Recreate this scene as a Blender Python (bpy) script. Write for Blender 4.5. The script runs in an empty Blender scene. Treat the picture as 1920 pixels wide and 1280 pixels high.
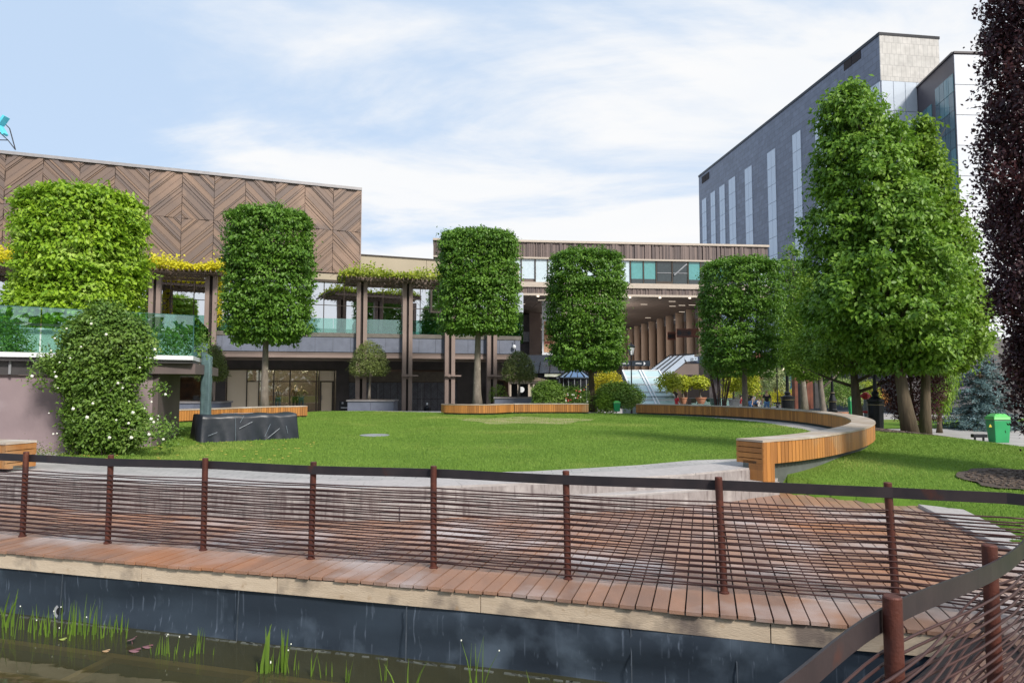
import bpy, math, random
import numpy as np
from mathutils import Vector, Matrix, geometry
R=math.radians
scene=bpy.context.scene
col=scene.collection
rnd=random.Random(7)
# ---------------------------------------------------------------- camera
EYE=1.95; PITCH=R(3.49); FPX=1280.0
cd=bpy.data.cameras.new('camera'); cam=bpy.data.objects.new('camera',cd); col.objects.link(cam)
cd.sensor_width=36; cd.lens=24; cd.clip_start=.05; cd.clip_end=3000
cam.location=(0,0,EYE); cam.rotation_euler=(math.pi/2+PITCH,0,0); scene.camera=cam
def ray(px,py):
    x=(px-960)/FPX; y=(640-py)/FPX
    c,s=math.cos(PITCH),math.sin(PITCH)
    return Vector((x, c-y*s, s+y*c))
def P(px,py,Y):
    d=ray(px,py); k=Y/d.y; return Vector((d.x*k,Y,EYE+d.z*k))
def G(px,py,z):
    d=ray(px,py); k=(z-EYE)/d.z; return Vector((d.x*k,d.y*k,z))
def XA(px,Y): return P(px,718,Y).x
def ZA(py,Y): return P(960,py,Y).z
# ---------------------------------------------------------------- object helpers
ORG={}
def tag(o,label=None,cat=None,group=None,kind=None):
    if label: o['label']=label
    if cat: o['category']=cat
    if group: o['group']=group
    if kind: o['kind']=kind
    return o
def thing(name,loc=(0,0,0),label=None,cat=None,group=None):
    o=bpy.data.objects.new(name,None); col.objects.link(o); o.location=loc; o.empty_display_size=.2
    ORG[o.name]=Vector(loc); return tag(o,label,cat,group)
class MB:
    def __init__(s): s.v=[]; s.f=[]
    def add(s,vs,fs):
        b=len(s.v); s.v+= [tuple(v) for v in vs]; s.f+=[tuple(b+i for i in f) for f in fs]; return s
    def hexa(s,b,t):      # b,t four points each
        n=len(b); fs=[tuple(range(n))[::-1],tuple(range(n,2*n))]+[(i,(i+1)%n,n+(i+1)%n,n+i) for i in range(n)]
        return s.add(list(b)+list(t),fs)
    def box(s,x0,x1,y0,y1,z0,z1):
        return s.hexa([(x0,y0,z0),(x1,y0,z0),(x1,y1,z0),(x0,y1,z0)],[(x0,y0,z1),(x1,y0,z1),(x1,y1,z1),(x0,y1,z1)])
    def cbox(s,c,sz,rz=0,tilt=0):
        cx,cy,cz=c; a,b,h=sz[0]/2,sz[1]/2,sz[2]/2; co,si=math.cos(rz),math.sin(rz)
        f=lambda x,y,z:(cx+x*co-y*si,cy+x*si+y*co,cz+z)
        return s.hexa([f(-a,-b,-h),f(a,-b,-h),f(a,b,-h),f(-a,b,-h)],[f(-a,-b,h),f(a,-b,h),f(a,b,h),f(-a,b,h)])
    def beam(s,p,q,w,h,up=(0,0,1)):
        p=Vector(p);q=Vector(q);d=(q-p).normalized(); up=Vector(up)
        sd=d.cross(up); 
        if sd.length<1e-4: sd=d.cross(Vector((0,1,0)))
        sd.normalize(); u=sd.cross(d)
        a=sd*w/2;b=u*h/2
        return s.hexa([p-a-b,p+a-b,p+a+b,p-a+b],[q-a-b,q+a-b,q+a+b,q-a+b])
    def prism(s,poly,z0,z1,fz=None):
        n=len(poly)
        tri=geometry.tessellate_polygon([[Vector((p[0],p[1],0)) for p in poly]])
        vs=[(p[0],p[1],z0) for p in poly]+[(p[0],p[1],z1) for p in poly]
        ar=sum(poly[i][0]*poly[(i+1)%n][1]-poly[(i+1)%n][0]*poly[i][1] for i in range(n))
        fs=[]
        for t in tri:
            a,b,c=t
            cr=(poly[b][0]-poly[a][0])*(poly[c][1]-poly[a][1])-(poly[c][0]-poly[a][0])*(poly[b][1]-poly[a][1])
            if cr<0: b,c=c,b
            fs.append((n+a,n+b,n+c)); fs.append((a,c,b))
        for i in range(n):
            j=(i+1)%n
            fs.append((i,j,n+j,n+i) if ar>0 else (j,i,n+i,n+j))
        return s.add(vs,fs)
    def tube(s,pts,r,n=8,cap=True):
        pts=[Vector(p) for p in pts]; m=len(pts)
        rs=r if isinstance(r,(list,tuple)) else [r]*m
        vs=[];u=None
        for i,p in enumerate(pts):
            d=(pts[min(i+1,m-1)]-pts[max(i-1,0)]).normalized()
            if u is None:
                u=d.cross(Vector((0,0,1)))
                if u.length<.05: u=d.cross(Vector((1,0,0)))
            u=(u-d*u.dot(d)).normalized(); w=d.cross(u)
            for k in range(n):
                a=2*math.pi*k/n; vs.append(p+(u*math.cos(a)+w*math.sin(a))*rs[i])
        fs=[(i*n+k,i*n+(k+1)%n,(i+1)*n+(k+1)%n,(i+1)*n+k) for i in range(m-1) for k in range(n)]
        if cap: fs+=[tuple(range(n))[::-1],tuple((m-1)*n+k for k in range(n))]
        return s.add(vs,fs)
    def lathe(s,c,prof,n=16,a0=0):   # prof [(r,z)]
        vs=[];m=len(prof)
        for r,z in prof:
            for k in range(n):
                a=a0+2*math.pi*k/n; vs.append((c[0]+r*math.cos(a),c[1]+r*math.sin(a),c[2]+z))
        fs=[(i*n+k,i*n+(k+1)%n,(i+1)*n+(k+1)%n,(i+1)*n+k) for i in range(m-1) for k in range(n)]
        fs+=[tuple(range(n))[::-1],tuple((m-1)*n+k for k in range(n))]
        return s.add(vs,fs)
    def ell(s,c,r,nu=12,nv=8):
        prof=[]
        vs=[];m=nv+1
        for i in range(m):
            t=-math.pi/2+math.pi*i/nv; cr=max(math.cos(t),.02)
            for k in range(nu):
                a=2*math.pi*k/nu; vs.append((c[0]+r[0]*cr*math.cos(a),c[1]+r[1]*cr*math.sin(a),c[2]+r[2]*math.sin(t)))
        fs=[(i*nu+k,i*nu+(k+1)%nu,(i+1)*nu+(k+1)%nu,(i+1)*nu+k) for i in range(m-1) for k in range(nu)]
        fs+=[tuple(range(nu))[::-1],tuple((m-1)*nu+k for k in range(nu))]
        return s.add(vs,fs)
def npmesh(name,V,F,off):
    V=np.asarray(V,dtype=np.float32)-np.array(off,dtype=np.float32); F=np.asarray(F,dtype=np.int32)
    me=bpy.data.meshes.new(name); n=len(V); m,k=F.shape
    me.vertices.add(n); me.vertices.foreach_set('co',V.ravel())
    me.loops.add(m*k); me.loops.foreach_set('vertex_index',F.ravel())
    me.polygons.add(m); me.polygons.foreach_set('loop_start',np.arange(0,m*k,k,dtype=np.int32))
    me.update(calc_edges=True); return me
def link(name,mb,mat,parent=None,label=None,cat=None,group=None,kind=None,smooth=False,bevel=0,local=False):
    off=Vector((0,0,0))
    if parent is not None and not local: off=ORG.get(parent.name,off)
    if isinstance(mb,MB):
        me=bpy.data.meshes.new(name); me.from_pydata([(v[0]-off[0],v[1]-off[1],v[2]-off[2]) for v in mb.v],[],mb.f); me.update()
    else: me=npmesh(name,mb[0],mb[1],off)
    me.materials.append(mat)
    o=bpy.data.objects.new(name,me); col.objects.link(o)
    if parent is not None: o.parent=parent; ORG[o.name]=off
    if smooth: me.polygons.foreach_set('use_smooth',[True]*len(me.polygons))
    if bevel:
        b=o.modifiers.new('bevel','BEVEL'); b.width=bevel; b.segments=2; b.limit_method='ANGLE'; b.angle_limit=R(40)
    return tag(o,label,cat,group,kind)
def copy_tree(o,parent=None,loc=None,rz=None,sc=None,label=None):
    c=o.copy(); col.objects.link(c)
    if parent is not None: c.parent=parent
    for ch in o.children: copy_tree(ch,c)
    if loc is not None: c.location=loc
    if rz is not None: c.rotation_euler=(0,0,rz)
    if sc is not None: c.scale=(sc,sc,sc) if not isinstance(sc,(tuple,list)) else sc
    if label: c['label']=label
    return c
# ---------------------------------------------------------------- materials
def mat(name,c1,c2=None,rough=.6,metal=0,scale=4,stretch=(1,1,1),isl=0,c3=None,c3s=1,c3t=.55,bump=0,bscale=30,spec=.4,detail=6,c4=None,c4st=(1,1,1),c4s=1,c4t=.6,trans=0,rvar=0):
    m=bpy.data.materials.new(name); m.use_nodes=True; nt=m.node_tree; N=nt.nodes; L=nt.links
    b=N['Principled BSDF']; b.inputs['Roughness'].default_value=rough; b.inputs['Metallic'].default_value=metal
    b.inputs['Specular IOR Level'].default_value=spec
    tc=N.new('ShaderNodeTexCoord'); 
    def noise(sc,st=(1,1,1),det=detail,dist=0):
        mp=N.new('ShaderNodeMapping'); mp.inputs['Scale'].default_value=st; L.new(tc.outputs['Object'],mp.inputs['Vector'])
        n=N.new('ShaderNodeTexNoise'); n.inputs['Scale'].default_value=sc; n.inputs['Detail'].default_value=det; n.inputs['Distortion'].default_value=dist
        L.new(mp.outputs[0],n.inputs['Vector']); return n.outputs['Fac']
    def ramp(sock,a,b_):
        r=N.new('ShaderNodeMapRange'); r.inputs['From Min'].default_value=a; r.inputs['From Max'].default_value=b_; L.new(sock,r.inputs['Value']); return r.outputs[0]
    def mix(f,a,b_):
        x=N.new('ShaderNodeMix'); x.data_type='RGBA'
        if hasattr(f,'links') : L.new(f,x.inputs[0])
        else: x.inputs[0].default_value=f
        for i,v in ((6,a),(7,b_)):
            if hasattr(v,'links'): L.new(v,x.inputs[i])
            else: x.inputs[i].default_value=(*v,1)
        return x.outputs[2]
    c2=c2 or tuple(x*.7 for x in c1)
    f=ramp(noise(scale,stretch),.3,.7)
    if isl:
        g=N.new('ShaderNodeNewGeometry')
        mm=N.new('ShaderNodeMix'); mm.data_type='FLOAT'; mm.inputs[0].default_value=isl
        L.new(f,mm.inputs[2]); L.new(g.outputs['Random Per Island'],mm.inputs[3]); f=mm.outputs[0]
    c=mix(f,c1,c2)
    if c3: c=mix(ramp(noise(c3s,(1,1,1),5),c3t,c3t+.15),c,c3)
    if c4: c=mix(ramp(noise(c4s,c4st,5),c4t,c4t+.18),c,c4)
    L.new(c,b.inputs['Base Color'])
    if rvar:
        r=N.new('ShaderNodeMapRange'); r.inputs['To Min'].default_value=max(.02,rough-rvar); r.inputs['To Max'].default_value=rough+rvar
        L.new(noise(2.3),r.inputs['Value']); L.new(r.outputs[0],b.inputs['Roughness'])
    if bump:
        bp=N.new('ShaderNodeBump'); bp.inputs['Strength'].default_value=bump; bp.inputs['Distance'].default_value=.02
        L.new(noise(bscale,stretch),bp.inputs['Height']); L.new(bp.outputs[0],b.inputs['Normal'])
    if trans:
        t=N.new('ShaderNodeBsdfTranslucent'); L.new(c,t.inputs['Color']); ms=N.new('ShaderNodeMixShader'); ms.inputs[0].default_value=trans
        L.new(b.outputs[0],ms.inputs[1]); L.new(t.outputs[0],ms.inputs[2]); L.new(ms.outputs[0],N['Material Output'].inputs['Surface'])
    return m
def glassmat(name,tint=(.8,.9,.9),refl=.3,rough=.01,through=(.7,.85,.82),wob=0):
    m=bpy.data.materials.new(name); m.use_nodes=True; nt=m.node_tree; N=nt.nodes; L=nt.links; N.remove(N['Principled BSDF'])
    g=N.new('ShaderNodeBsdfGlossy'); g.inputs['Color'].default_value=(*tint,1); g.inputs['Roughness'].default_value=rough
    t=N.new('ShaderNodeBsdfTransparent'); t.inputs['Color'].default_value=(*through,1)
    ms=N.new('ShaderNodeMixShader'); lw=N.new('ShaderNodeFresnel'); lw.inputs['IOR'].default_value=1.45
    mr=N.new('ShaderNodeMapRange'); mr.inputs['To Min'].default_value=refl; mr.inputs['To Max'].default_value=1
    L.new(lw.outputs[0],mr.inputs['Value']); L.new(mr.outputs[0],ms.inputs[0]); L.new(t.outputs[0],ms.inputs[1]); L.new(g.outputs[0],ms.inputs[2])
    if wob:
        n=N.new('ShaderNodeTexNoise'); n.inputs['Scale'].default_value=1.2; b=N.new('ShaderNodeBump'); b.inputs['Strength'].default_value=wob; b.inputs['Distance'].default_value=.05
        L.new(n.outputs[0],b.inputs['Height']); L.new(b.outputs[0],g.inputs['Normal'])
    L.new(ms.outputs[0],N['Material Output'].inputs['Surface']); return m
def leafmat(name,c1,c2,c3=None,tr=.3):
    return mat(name,c1,c2,rough=.45,scale=.9,isl=.6,trans=tr,spec=.35,detail=3,c3=c3,c3s=1.1,c3t=.55)
M={}
M['deck']=mat('deck_wood',(.37,.205,.135),(.22,.14,.11),rough=.42,scale=2,stretch=(3,1,1),isl=.55,c3=(.44,.38,.37),c3s=.75,c3t=.5,c4=(.44,.18,.075),c4s=.33,c4t=.55,bump=.25,bscale=60,rvar=.12)
M['fascia']=mat('bleached_board',(.62,.51,.39),(.47,.37,.27),rough=.7,scale=3,stretch=(1,1,6),isl=.5,c3=(.17,.135,.115),c3s=1.9,c3t=.50,bump=.3,bscale=25,c4=(.30,.19,.10),c4s=7,c4st=(1,1,1),c4t=.64)
M['bench']=mat('cedar_board',(.54,.235,.06),(.27,.115,.035),rough=.5,scale=5,stretch=(3,3,.4),isl=.72,c3=(.36,.22,.11),c3s=.9,c3t=.6,bump=.2,bscale=60)
M['bench_top']=mat('weathered_top',(.42,.35,.28),(.33,.26,.20),rough=.55,scale=6,isl=.5,c3=(.5,.45,.4),c3s=1.5,c3t=.5,bump=.15)
M['rust']=mat('rusted_steel',(.115,.034,.022),(.065,.024,.02),rough=.55,metal=.25,scale=9,c3=(.17,.06,.035),c3s=6,c3t=.6,bump=.2,bscale=80)
M['rail']=mat('dark_flat_bar',(.055,.045,.05),(.035,.032,.038),rough=.4,metal=.4,scale=5,c3=(.11,.04,.028),c3s=4,c3t=.63,bump=.03,bscale=30)
M['rod']=mat('rusted_rod',(.085,.04,.036),(.05,.026,.027),rough=.5,metal=.3,scale=3,isl=.5)
M['liner']=mat('rubber_liner',(.034,.048,.068),(.020,.028,.042),rough=.45,scale=1.1,stretch=(1,1,.6),c3=(.075,.10,.135),c3s=1.7,c3t=.54,c4=(.12,.15,.20),c4s=4,c4st=(7,7,.12),c4t=.61,bump=.5,bscale=2.2,rvar=.12)
M['stone']=mat('pale_granite',(.44,.41,.40),(.36,.335,.325),rough=.6,scale=14,c3=(.30,.27,.26),c3s=2.2,c3t=.6,bump=.15,bscale=60,c4=(.24,.2,.2),c4s=5,c4st=(2.5,2.5,.5),c4t=.62)
M['pave']=None
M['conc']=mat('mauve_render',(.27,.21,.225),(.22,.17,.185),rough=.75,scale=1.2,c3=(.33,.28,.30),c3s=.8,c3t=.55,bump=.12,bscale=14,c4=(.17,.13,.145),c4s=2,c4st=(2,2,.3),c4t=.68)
M['dpanel']=mat('dark_metal_panel',(.085,.08,.085),(.06,.057,.06),rough=.4,metal=.4,scale=2)
M['whitem']=mat('white_edge',(.72,.74,.78),(.65,.67,.7),rough=.35,scale=2)
M['glass_r']=glassmat('green_balustrade_glass',tint=(.75,.95,.93),refl=.16,through=(.62,.82,.76))
M['glass_e']=mat('glass_edge',(.06,.16,.14),(.04,.1,.09),rough=.2)
M['glass_f']=glassmat('mirror_facade_glass',tint=(.86,.9,.96),refl=.78,through=(.3,.34,.36),wob=.05)
M['glass_s']=glassmat('shop_glass',tint=(.8,.85,.8),refl=.10,through=(.75,.78,.74),wob=.1)
M['chev']=mat('bronze_board',(.245,.165,.12),(.13,.105,.10),rough=.42,metal=.15,scale=1.2,isl=.8,c3=(.27,.185,.14),c3s=.5,c3t=.52,bump=.05)
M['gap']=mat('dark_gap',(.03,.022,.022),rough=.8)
M['beige']=mat('champagne_panel',(.40,.345,.255),(.36,.31,.23),rough=.38,metal=.2,scale=.6)
M['taupe']=mat('taupe_column',(.275,.21,.185),(.24,.18,.16),rough=.5,metal=.1,scale=1.5)
M['slate']=mat('slate_panel',(.17,.19,.25),(.12,.135,.18),rough=.5,scale=3,isl=.4,detail=10,bump=.1,bscale=30)
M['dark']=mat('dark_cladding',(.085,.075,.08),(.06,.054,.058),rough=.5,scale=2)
M['darkdoor']=mat('charcoal_board',(.19,.20,.24),(.10,.105,.135),rough=.4,scale=3,isl=.5)
M['brownw']=mat('brown_wall',(.17,.13,.115),(.13,.10,.09),rough=.6,scale=.7)
M['frame']=mat('bronze_frame',(.075,.062,.05),(.055,.045,.04),rough=.4,metal=.3)
M['blind']=mat('cream_blind',(.80,.70,.56),(.74,.64,.5),rough=.7,scale=.5)
M['slat']=mat('brown_slat',(.20,.15,.135),(.09,.07,.07),rough=.5,scale=2,isl=.85)
M['trim']=mat('light_trim',(.50,.43,.36),(.44,.38,.32),rough=.5)
M['soffit']=mat('soffit_panel',(.19,.155,.14),(.14,.115,.105),rough=.6,scale=.4,isl=.5)
M['pcol']=mat('concrete_column',(.60,.46,.37),(.50,.38,.30),rough=.7,scale=1,stretch=(1,1,.2),bump=.05)
M['granite_d']=None
M['bark']=mat('grey_bark',(.22,.19,.16),(.13,.11,.09),rough=.85,scale=8,stretch=(1,1,.35),bump=.8,bscale=22,c3=(.30,.28,.24),c3s=4,c3t=.6)
M['bark_d']=mat('brown_bark',(.13,.10,.065),(.08,.062,.04),rough=.9,scale=7,stretch=(2,2,.2),bump=.9,bscale=18)
M['lf_t1']=leafmat('sunlit_leaf',(.40,.58,.04),(.13,.28,.02),(.50,.66,.15),.35)  # leftmost tree's sunlight put into its leaf colour, yellower than the hornbeams
M['lf_t']=leafmat('hornbeam_leaf',(.175,.335,.035),(.04,.12,.016),(.20,.37,.06),.32)
M['lf_big']=leafmat('pear_leaf',(.235,.41,.04),(.06,.15,.02),(.29,.46,.07),.34)
M['lf_lime']=leafmat('bright_leaf',(.25,.40,.035),(.09,.19,.02),(.30,.45,.06),.35)
M['lf_olive']=leafmat('olive_leaf',(.20,.245,.06),(.09,.13,.035),(.24,.27,.09),.2)
M['lf_bush']=leafmat('shrub_leaf',(.20,.33,.05),(.07,.15,.025),(.25,.36,.09),.3)
M['lf_yel']=leafmat('yellow_leaf',(.72,.62,.035),(.35,.38,.03),(.75,.50,.05),.35)
M['lf_cit']=leafmat('citrus_leaf',(.55,.58,.04),(.22,.30,.025),(.65,.60,.07),.3)
M['lf_vine']=leafmat('sunlit_vine_leaf',(.80,.72,.03),(.50,.50,.03),(.85,.75,.05),.4)  # sunlight on the left pergola put into the vine colour
M['lf_vine2']=leafmat('green_vine_leaf',(.40,.48,.04),(.16,.22,.03),(.50,.55,.06),.35)
M['lf_pur']=leafmat('purple_leaf',(.075,.028,.034),(.026,.012,.018),(.105,.032,.034),.25)
M['lf_red']=leafmat('maple_leaf',(.10,.025,.025),(.035,.014,.016),(.14,.035,.025),.3)
M['lf_blue']=leafmat('spruce_needle',(.17,.27,.28),(.05,.10,.10),(.24,.34,.36),.1)
M['lf_var']=leafmat('variegated_leaf',(.42,.46,.22),(.13,.2,.06),(.5,.5,.28),.3)
M['lf_or']=leafmat('orange_leaf',(.55,.20,.06),(.35,.22,.04),(.5,.12,.08),.3)
M['twig']=mat('dry_twig',(.17,.12,.08),(.10,.07,.05),rough=.8,isl=.6)
M['petal']=mat('white_petal',(.80,.80,.74),(.72,.73,.62),rough=.6,isl=.5)
M['petal_r']=mat('red_petal',(.6,.06,.05),(.5,.12,.1),rough=.6,isl=.5)
M['bin']=mat('green_plastic',(.03,.34,.12),(.025,.28,.10),rough=.35,scale=3)
M['bin_l']=mat('light_green_plastic',(.12,.55,.13),(.10,.48,.11),rough=.35,scale=3)
M['iron']=mat('black_iron',(.022,.024,.03),(.015,.016,.02),rough=.35,metal=.4)
M['lampglass']=mat('frosted_lamp_glass',(.72,.76,.82),(.66,.7,.76),rough=.25)
M['terra']=mat('terracotta',(.48,.22,.13),(.40,.18,.11),rough=.75,scale=6,c3=(.5,.33,.24),c3s=5,c3t=.6)
M['greypot']=mat('grey_pot',(.30,.31,.33),(.2,.21,.23),rough=.6)
M['soil']=mat('mulch',(.10,.075,.06),(.055,.042,.036),rough=.95,scale=20,c3=(.20,.17,.14),c3s=16,c3t=.6,bump=.9,bscale=45)
M['tarp']=mat('black_tarp',(.024,.030,.042),(.016,.020,.029),rough=.38,scale=2,bump=.5,bscale=2.5)
M['tape']=mat('pale_tape',(.15,.19,.24),(.25,.3,.36),rough=.3)
M['wrap']=mat('teal_wrap',(.12,.19,.20),(.07,.11,.125),rough=.25,scale=3,stretch=(3,3,.3),bump=.5,bscale=6,c3=(.3,.38,.4),c3s=4,c3t=.66)
M['cyan']=mat('cyan_sign',(.12,.62,.75),(.10,.55,.68),rough=.4)
M['skyl']=mat('skylight_glass',(.46,.60,.60),(.36,.50,.52),rough=.12,scale=.8,spec=.8,c3=(.6,.7,.66),c3s=.9,c3t=.55)
M['blueroof']=glassmat('blue_cone_glass',tint=(.62,.78,1),refl=.55,through=(.3,.42,.6),rough=.1)
M['slate_g']=mat('dark_roof_glass',(.05,.065,.085),(.035,.045,.06),rough=.2,scale=1)
M['redp']=mat('red_paint',(.55,.03,.035),(.45,.03,.03),rough=.4)
M['corten']=mat('corten_post',(.20,.065,.04),(.12,.04,.028),rough=.6,scale=3)
M['skin']=mat('skin_tone',(.52,.33,.25),(.47,.29,.22),rough=.55)
M['manq']=mat('mannequin_tone',(.55,.45,.34),(.5,.4,.3),rough=.35)
M['hair']=mat('dark_hair',(.02,.014,.012),rough=.5)
M['hair_g']=mat('fair_hair',(.35,.25,.14),rough=.5)
M['cl_red']=mat('red_cloth',(.62,.03,.05),rough=.8)
M['cl_black']=mat('black_cloth',(.02,.021,.025),rough=.85)
M['cl_blue']=mat('denim_cloth',(.08,.20,.42),(.06,.14,.32),rough=.85)
M['cl_white']=mat('white_cloth',(.75,.73,.70),rough=.85)
M['cl_pale']=mat('pale_yellow_cloth',(.62,.52,.30),rough=.8)
M['cl_tan']=mat('tan_cloth',(.35,.23,.14),rough=.85)
M['bulb']=mat('string_bulb',(.9,.8,.5),rough=.3)
def brickmat(name,c1,c2,cm,scale,bw,rh,mort=.01,rough=.6,bump=.2,noisec=None,rot=None,uv=None):
    m=bpy.data.materials.new(name); m.use_nodes=True; nt=m.node_tree; N=nt.nodes; L=nt.links; b=N['Principled BSDF']; b.inputs['Roughness'].default_value=rough
    tc=N.new('ShaderNodeTexCoord'); mp=N.new('ShaderNodeMapping')
    if rot: mp.inputs['Rotation'].default_value=rot
    L.new(tc.outputs['Object'],mp.inputs['Vector'])
    br=N.new('ShaderNodeTexBrick'); br.inputs['Color1'].default_value=(*c1,1); br.inputs['Color2'].default_value=(*c2,1); br.inputs['Mortar'].default_value=(*cm,1)
    br.inputs['Scale'].default_value=scale; br.inputs['Brick Width'].default_value=bw; br.inputs['Row Height'].default_value=rh; br.inputs['Mortar Size'].default_value=mort
    if uv:
        sp=N.new('ShaderNodeSeparateXYZ'); L.new(tc.outputs['Object'],sp.inputs[0]); cb=N.new('ShaderNodeCombineXYZ'); L.new(sp.outputs[uv[0]],cb.inputs[0]); L.new(sp.outputs[uv[1]],cb.inputs[1]); L.new(cb.outputs[0],br.inputs['Vector'])
    else: L.new(mp.outputs[0],br.inputs['Vector'])
    n=N.new('ShaderNodeTexNoise'); n.inputs['Scale'].default_value=1.3; n.inputs['Detail'].default_value=8; L.new(tc.outputs['Object'],n.inputs['Vector'])
    mr=N.new('ShaderNodeMapRange'); mr.inputs['From Min'].default_value=.3; mr.inputs['From Max'].default_value=.75; mr.inputs['To Min'].default_value=.78; mr.inputs['To Max'].default_value=1.12
    L.new(n.outputs[0],mr.inputs['Value'])
    mx=N.new('ShaderNodeVectorMath'); mx.operation='SCALE'; L.new(br.outputs['Color'],mx.inputs[0]); L.new(mr.outputs[0],mx.inputs['Scale'])
    L.new(mx.outputs[0],b.inputs['Base Color'])
    if bump:
        bp=N.new('ShaderNodeBump'); bp.inputs['Strength'].default_value=bump; bp.inputs['Distance'].default_value=.01; bp.invert=True
        L.new(br.outputs['Fac'],bp.inputs['Height']); L.new(bp.outputs[0],b.inputs['Normal'])
    return m
M['pave']=brickmat('grey_sett_paving',(.43,.41,.395),(.36,.345,.335),(.22,.21,.20),1,.34,.17,.008)
M['plaza']=brickmat('plaza_slab_paving',(.42,.40,.38),(.37,.355,.34),(.25,.24,.23),1,1.2,.6,.012)
M['granite_d']=brickmat('dark_granite_cladding',(.155,.175,.235),(.115,.13,.18),(.075,.085,.115),1,1.5,.75,.03,rough=.38,uv=(1,2))
M['granite_l']=brickmat('light_granite_cladding',(.50,.485,.46),(.45,.44,.42),(.34,.33,.32),1,.55,1.3,.03,rough=.45,uv=(0,2))
def grassmat(name,c1,c2,c3):
    m=mat(name,c1,c2,rough=.75,scale=.55,isl=.45,spec=.2,trans=.25,detail=5,c3=c3,c3s=.23,c3t=.55); return m
M['grass']=grassmat('grass_blade',(.23,.35,.065),(.14,.25,.04),(.33,.39,.10))
M['lawn']=mat('lawn_turf',(.12,.21,.028),(.08,.15,.02),rough=.9,scale=.7,detail=9,c3=(.16,.20,.045),c3s=.3,c3t=.55,bump=.7,bscale=40,spec=.1)
# ---------------------------------------------------------------- leaves
def leafarr(pos,out,L,W,rg,droop=.35,spread=.9):
    n=len(pos)
    t=out*.5+rg.normal(0,spread,(n,3)); t[:,2]-=droop*2
    t/=np.linalg.norm(t,axis=1,keepdims=True)
    nn=out*1.0+rg.normal(0,.38,(n,3))+np.array([0,0,.85])
    s=np.cross(t,nn); s/=np.linalg.norm(s,axis=1,keepdims=True)+1e-6
    nn=np.cross(s,t)
    l=(L*rg.uniform(.7,1.25,n))[:,None]; w=(W*rg.uniform(.7,1.2,n))[:,None]*.5
    a=pos; b=pos+t*l*.45+s*w+nn*w*.35; c=pos+t*l; d=pos+t*l*.45-s*w+nn*w*.35
    V=np.stack([a,b,c,d],1).reshape(-1,3)
    i=np.arange(n)*4
    F=np.stack([np.stack([i,i+1,i+2],1),np.stack([i,i+2,i+3],1)],1).reshape(-1,3)
    return V,F
def cat_(parts):
    Vs=[];Fs=[];b=0
    for V,F in parts: Vs.append(V); Fs.append(F+b); b+=len(V)
    return np.concatenate(Vs),np.concatenate(Fs)
def crown(prof,n,seed,L,W,per=16,cl=.28,flat=.55,lump=.18,inner=.3,droop=.35,k=2.0,shelf=0,asp=1.0,rmin=.62,bough=0,bs=.8,bamt=.35,tier=0,tamt=.1):
    """prof: list of (z,cx,cy,r).  clumps of leaves on a lumpy shell plus an inner fill"""
    rg=np.random.default_rng(seed)
    pr=np.array(prof,float); pr=pr[np.argsort(pr[:,0])]
    z0,z1=pr[0,0],pr[-1,0]
    zz=np.linspace(z0,z1,60); rr=np.interp(zz,pr[:,0],pr[:,3])+.05; cdf=np.cumsum(rr); cdf/=cdf[-1]
    nc=max(n//per,4)
    z=np.interp(rg.uniform(0,1,nc),cdf,zz)
    if shelf: z=np.round((z+.12*np.sin(rg.uniform(0,6.28)+z*3))/shelf)*shelf+rg.normal(0,shelf*.27,nc)
    th=rg.uniform(0,2*np.pi,nc)
    r=np.interp(z,pr[:,0],pr[:,3]); cx=np.interp(z,pr[:,0],pr[:,1]); cy=np.interp(z,pr[:,0],pr[:,2])
    ph=rg.uniform(0,6.28,6)
    lf=1+lump*(np.sin(3*th+1.3*z+ph[0])*.4+np.sin(5*th-2.1*z+ph[1])*.35+np.sin(2.7*z+ph[2]+th)*.3+rg.normal(0,.35,nc)*.6)
    q=np.where(rg.uniform(0,1,nc)<inner,rg.uniform(rmin-.25,.85,nc),rg.uniform(.86,1.0,nc))
    ct=np.cos(th);st=np.sin(th)
    sq=(np.abs(ct)**k+np.abs(st)**k)**(-1.0/k)
    rad=r*lf*q*sq
    if tier: rad=rad*(1-tamt*(.5-.5*np.cos(2*np.pi*((z+.16*np.sin(3*th+ph[3])+.12*np.sin(7*th+ph[4]))/tier)))**1.5)
    if bough:
        zb_=np.interp(rg.uniform(0,1,bough),cdf,zz); tb=rg.uniform(0,2*np.pi,bough); rb_=np.interp(zb_,pr[:,0],pr[:,3])
        B=np.stack([np.interp(zb_,pr[:,0],pr[:,1])+rb_*np.cos(tb),np.interp(zb_,pr[:,0],pr[:,2])+rb_*np.sin(tb)*asp,zb_],1)
        S_=np.stack([cx+r*ct,cy+r*st*asp,z],1)
        dm=np.sqrt(((S_[:,None,:]-B[None])**2*np.array([1,1,1.6])).sum(2)).min(1)
        rad=rad*(1-bamt*np.clip(dm/bs,0,1)**1.5)
    C=np.stack([cx+rad*ct,cy+rad*st*asp,z],1)
    O=np.stack([ct,st,np.full(nc,.15)],1)
    if bough:
        di=((S_[:,None,:]-B[None])**2*np.array([1,1,1.6])).sum(2).argmin(1)
        O=O*.6+(S_-B[di])/bs*.8; O/=np.linalg.norm(O,axis=1,keepdims=True)+1e-6
    C=np.repeat(C,per,0); O=np.repeat(O,per,0)
    C=C+rg.normal(0,1,C.shape)*np.array([cl,cl,cl*flat])*.6
    return leafarr(C,O,L,W,rg,droop)
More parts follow.
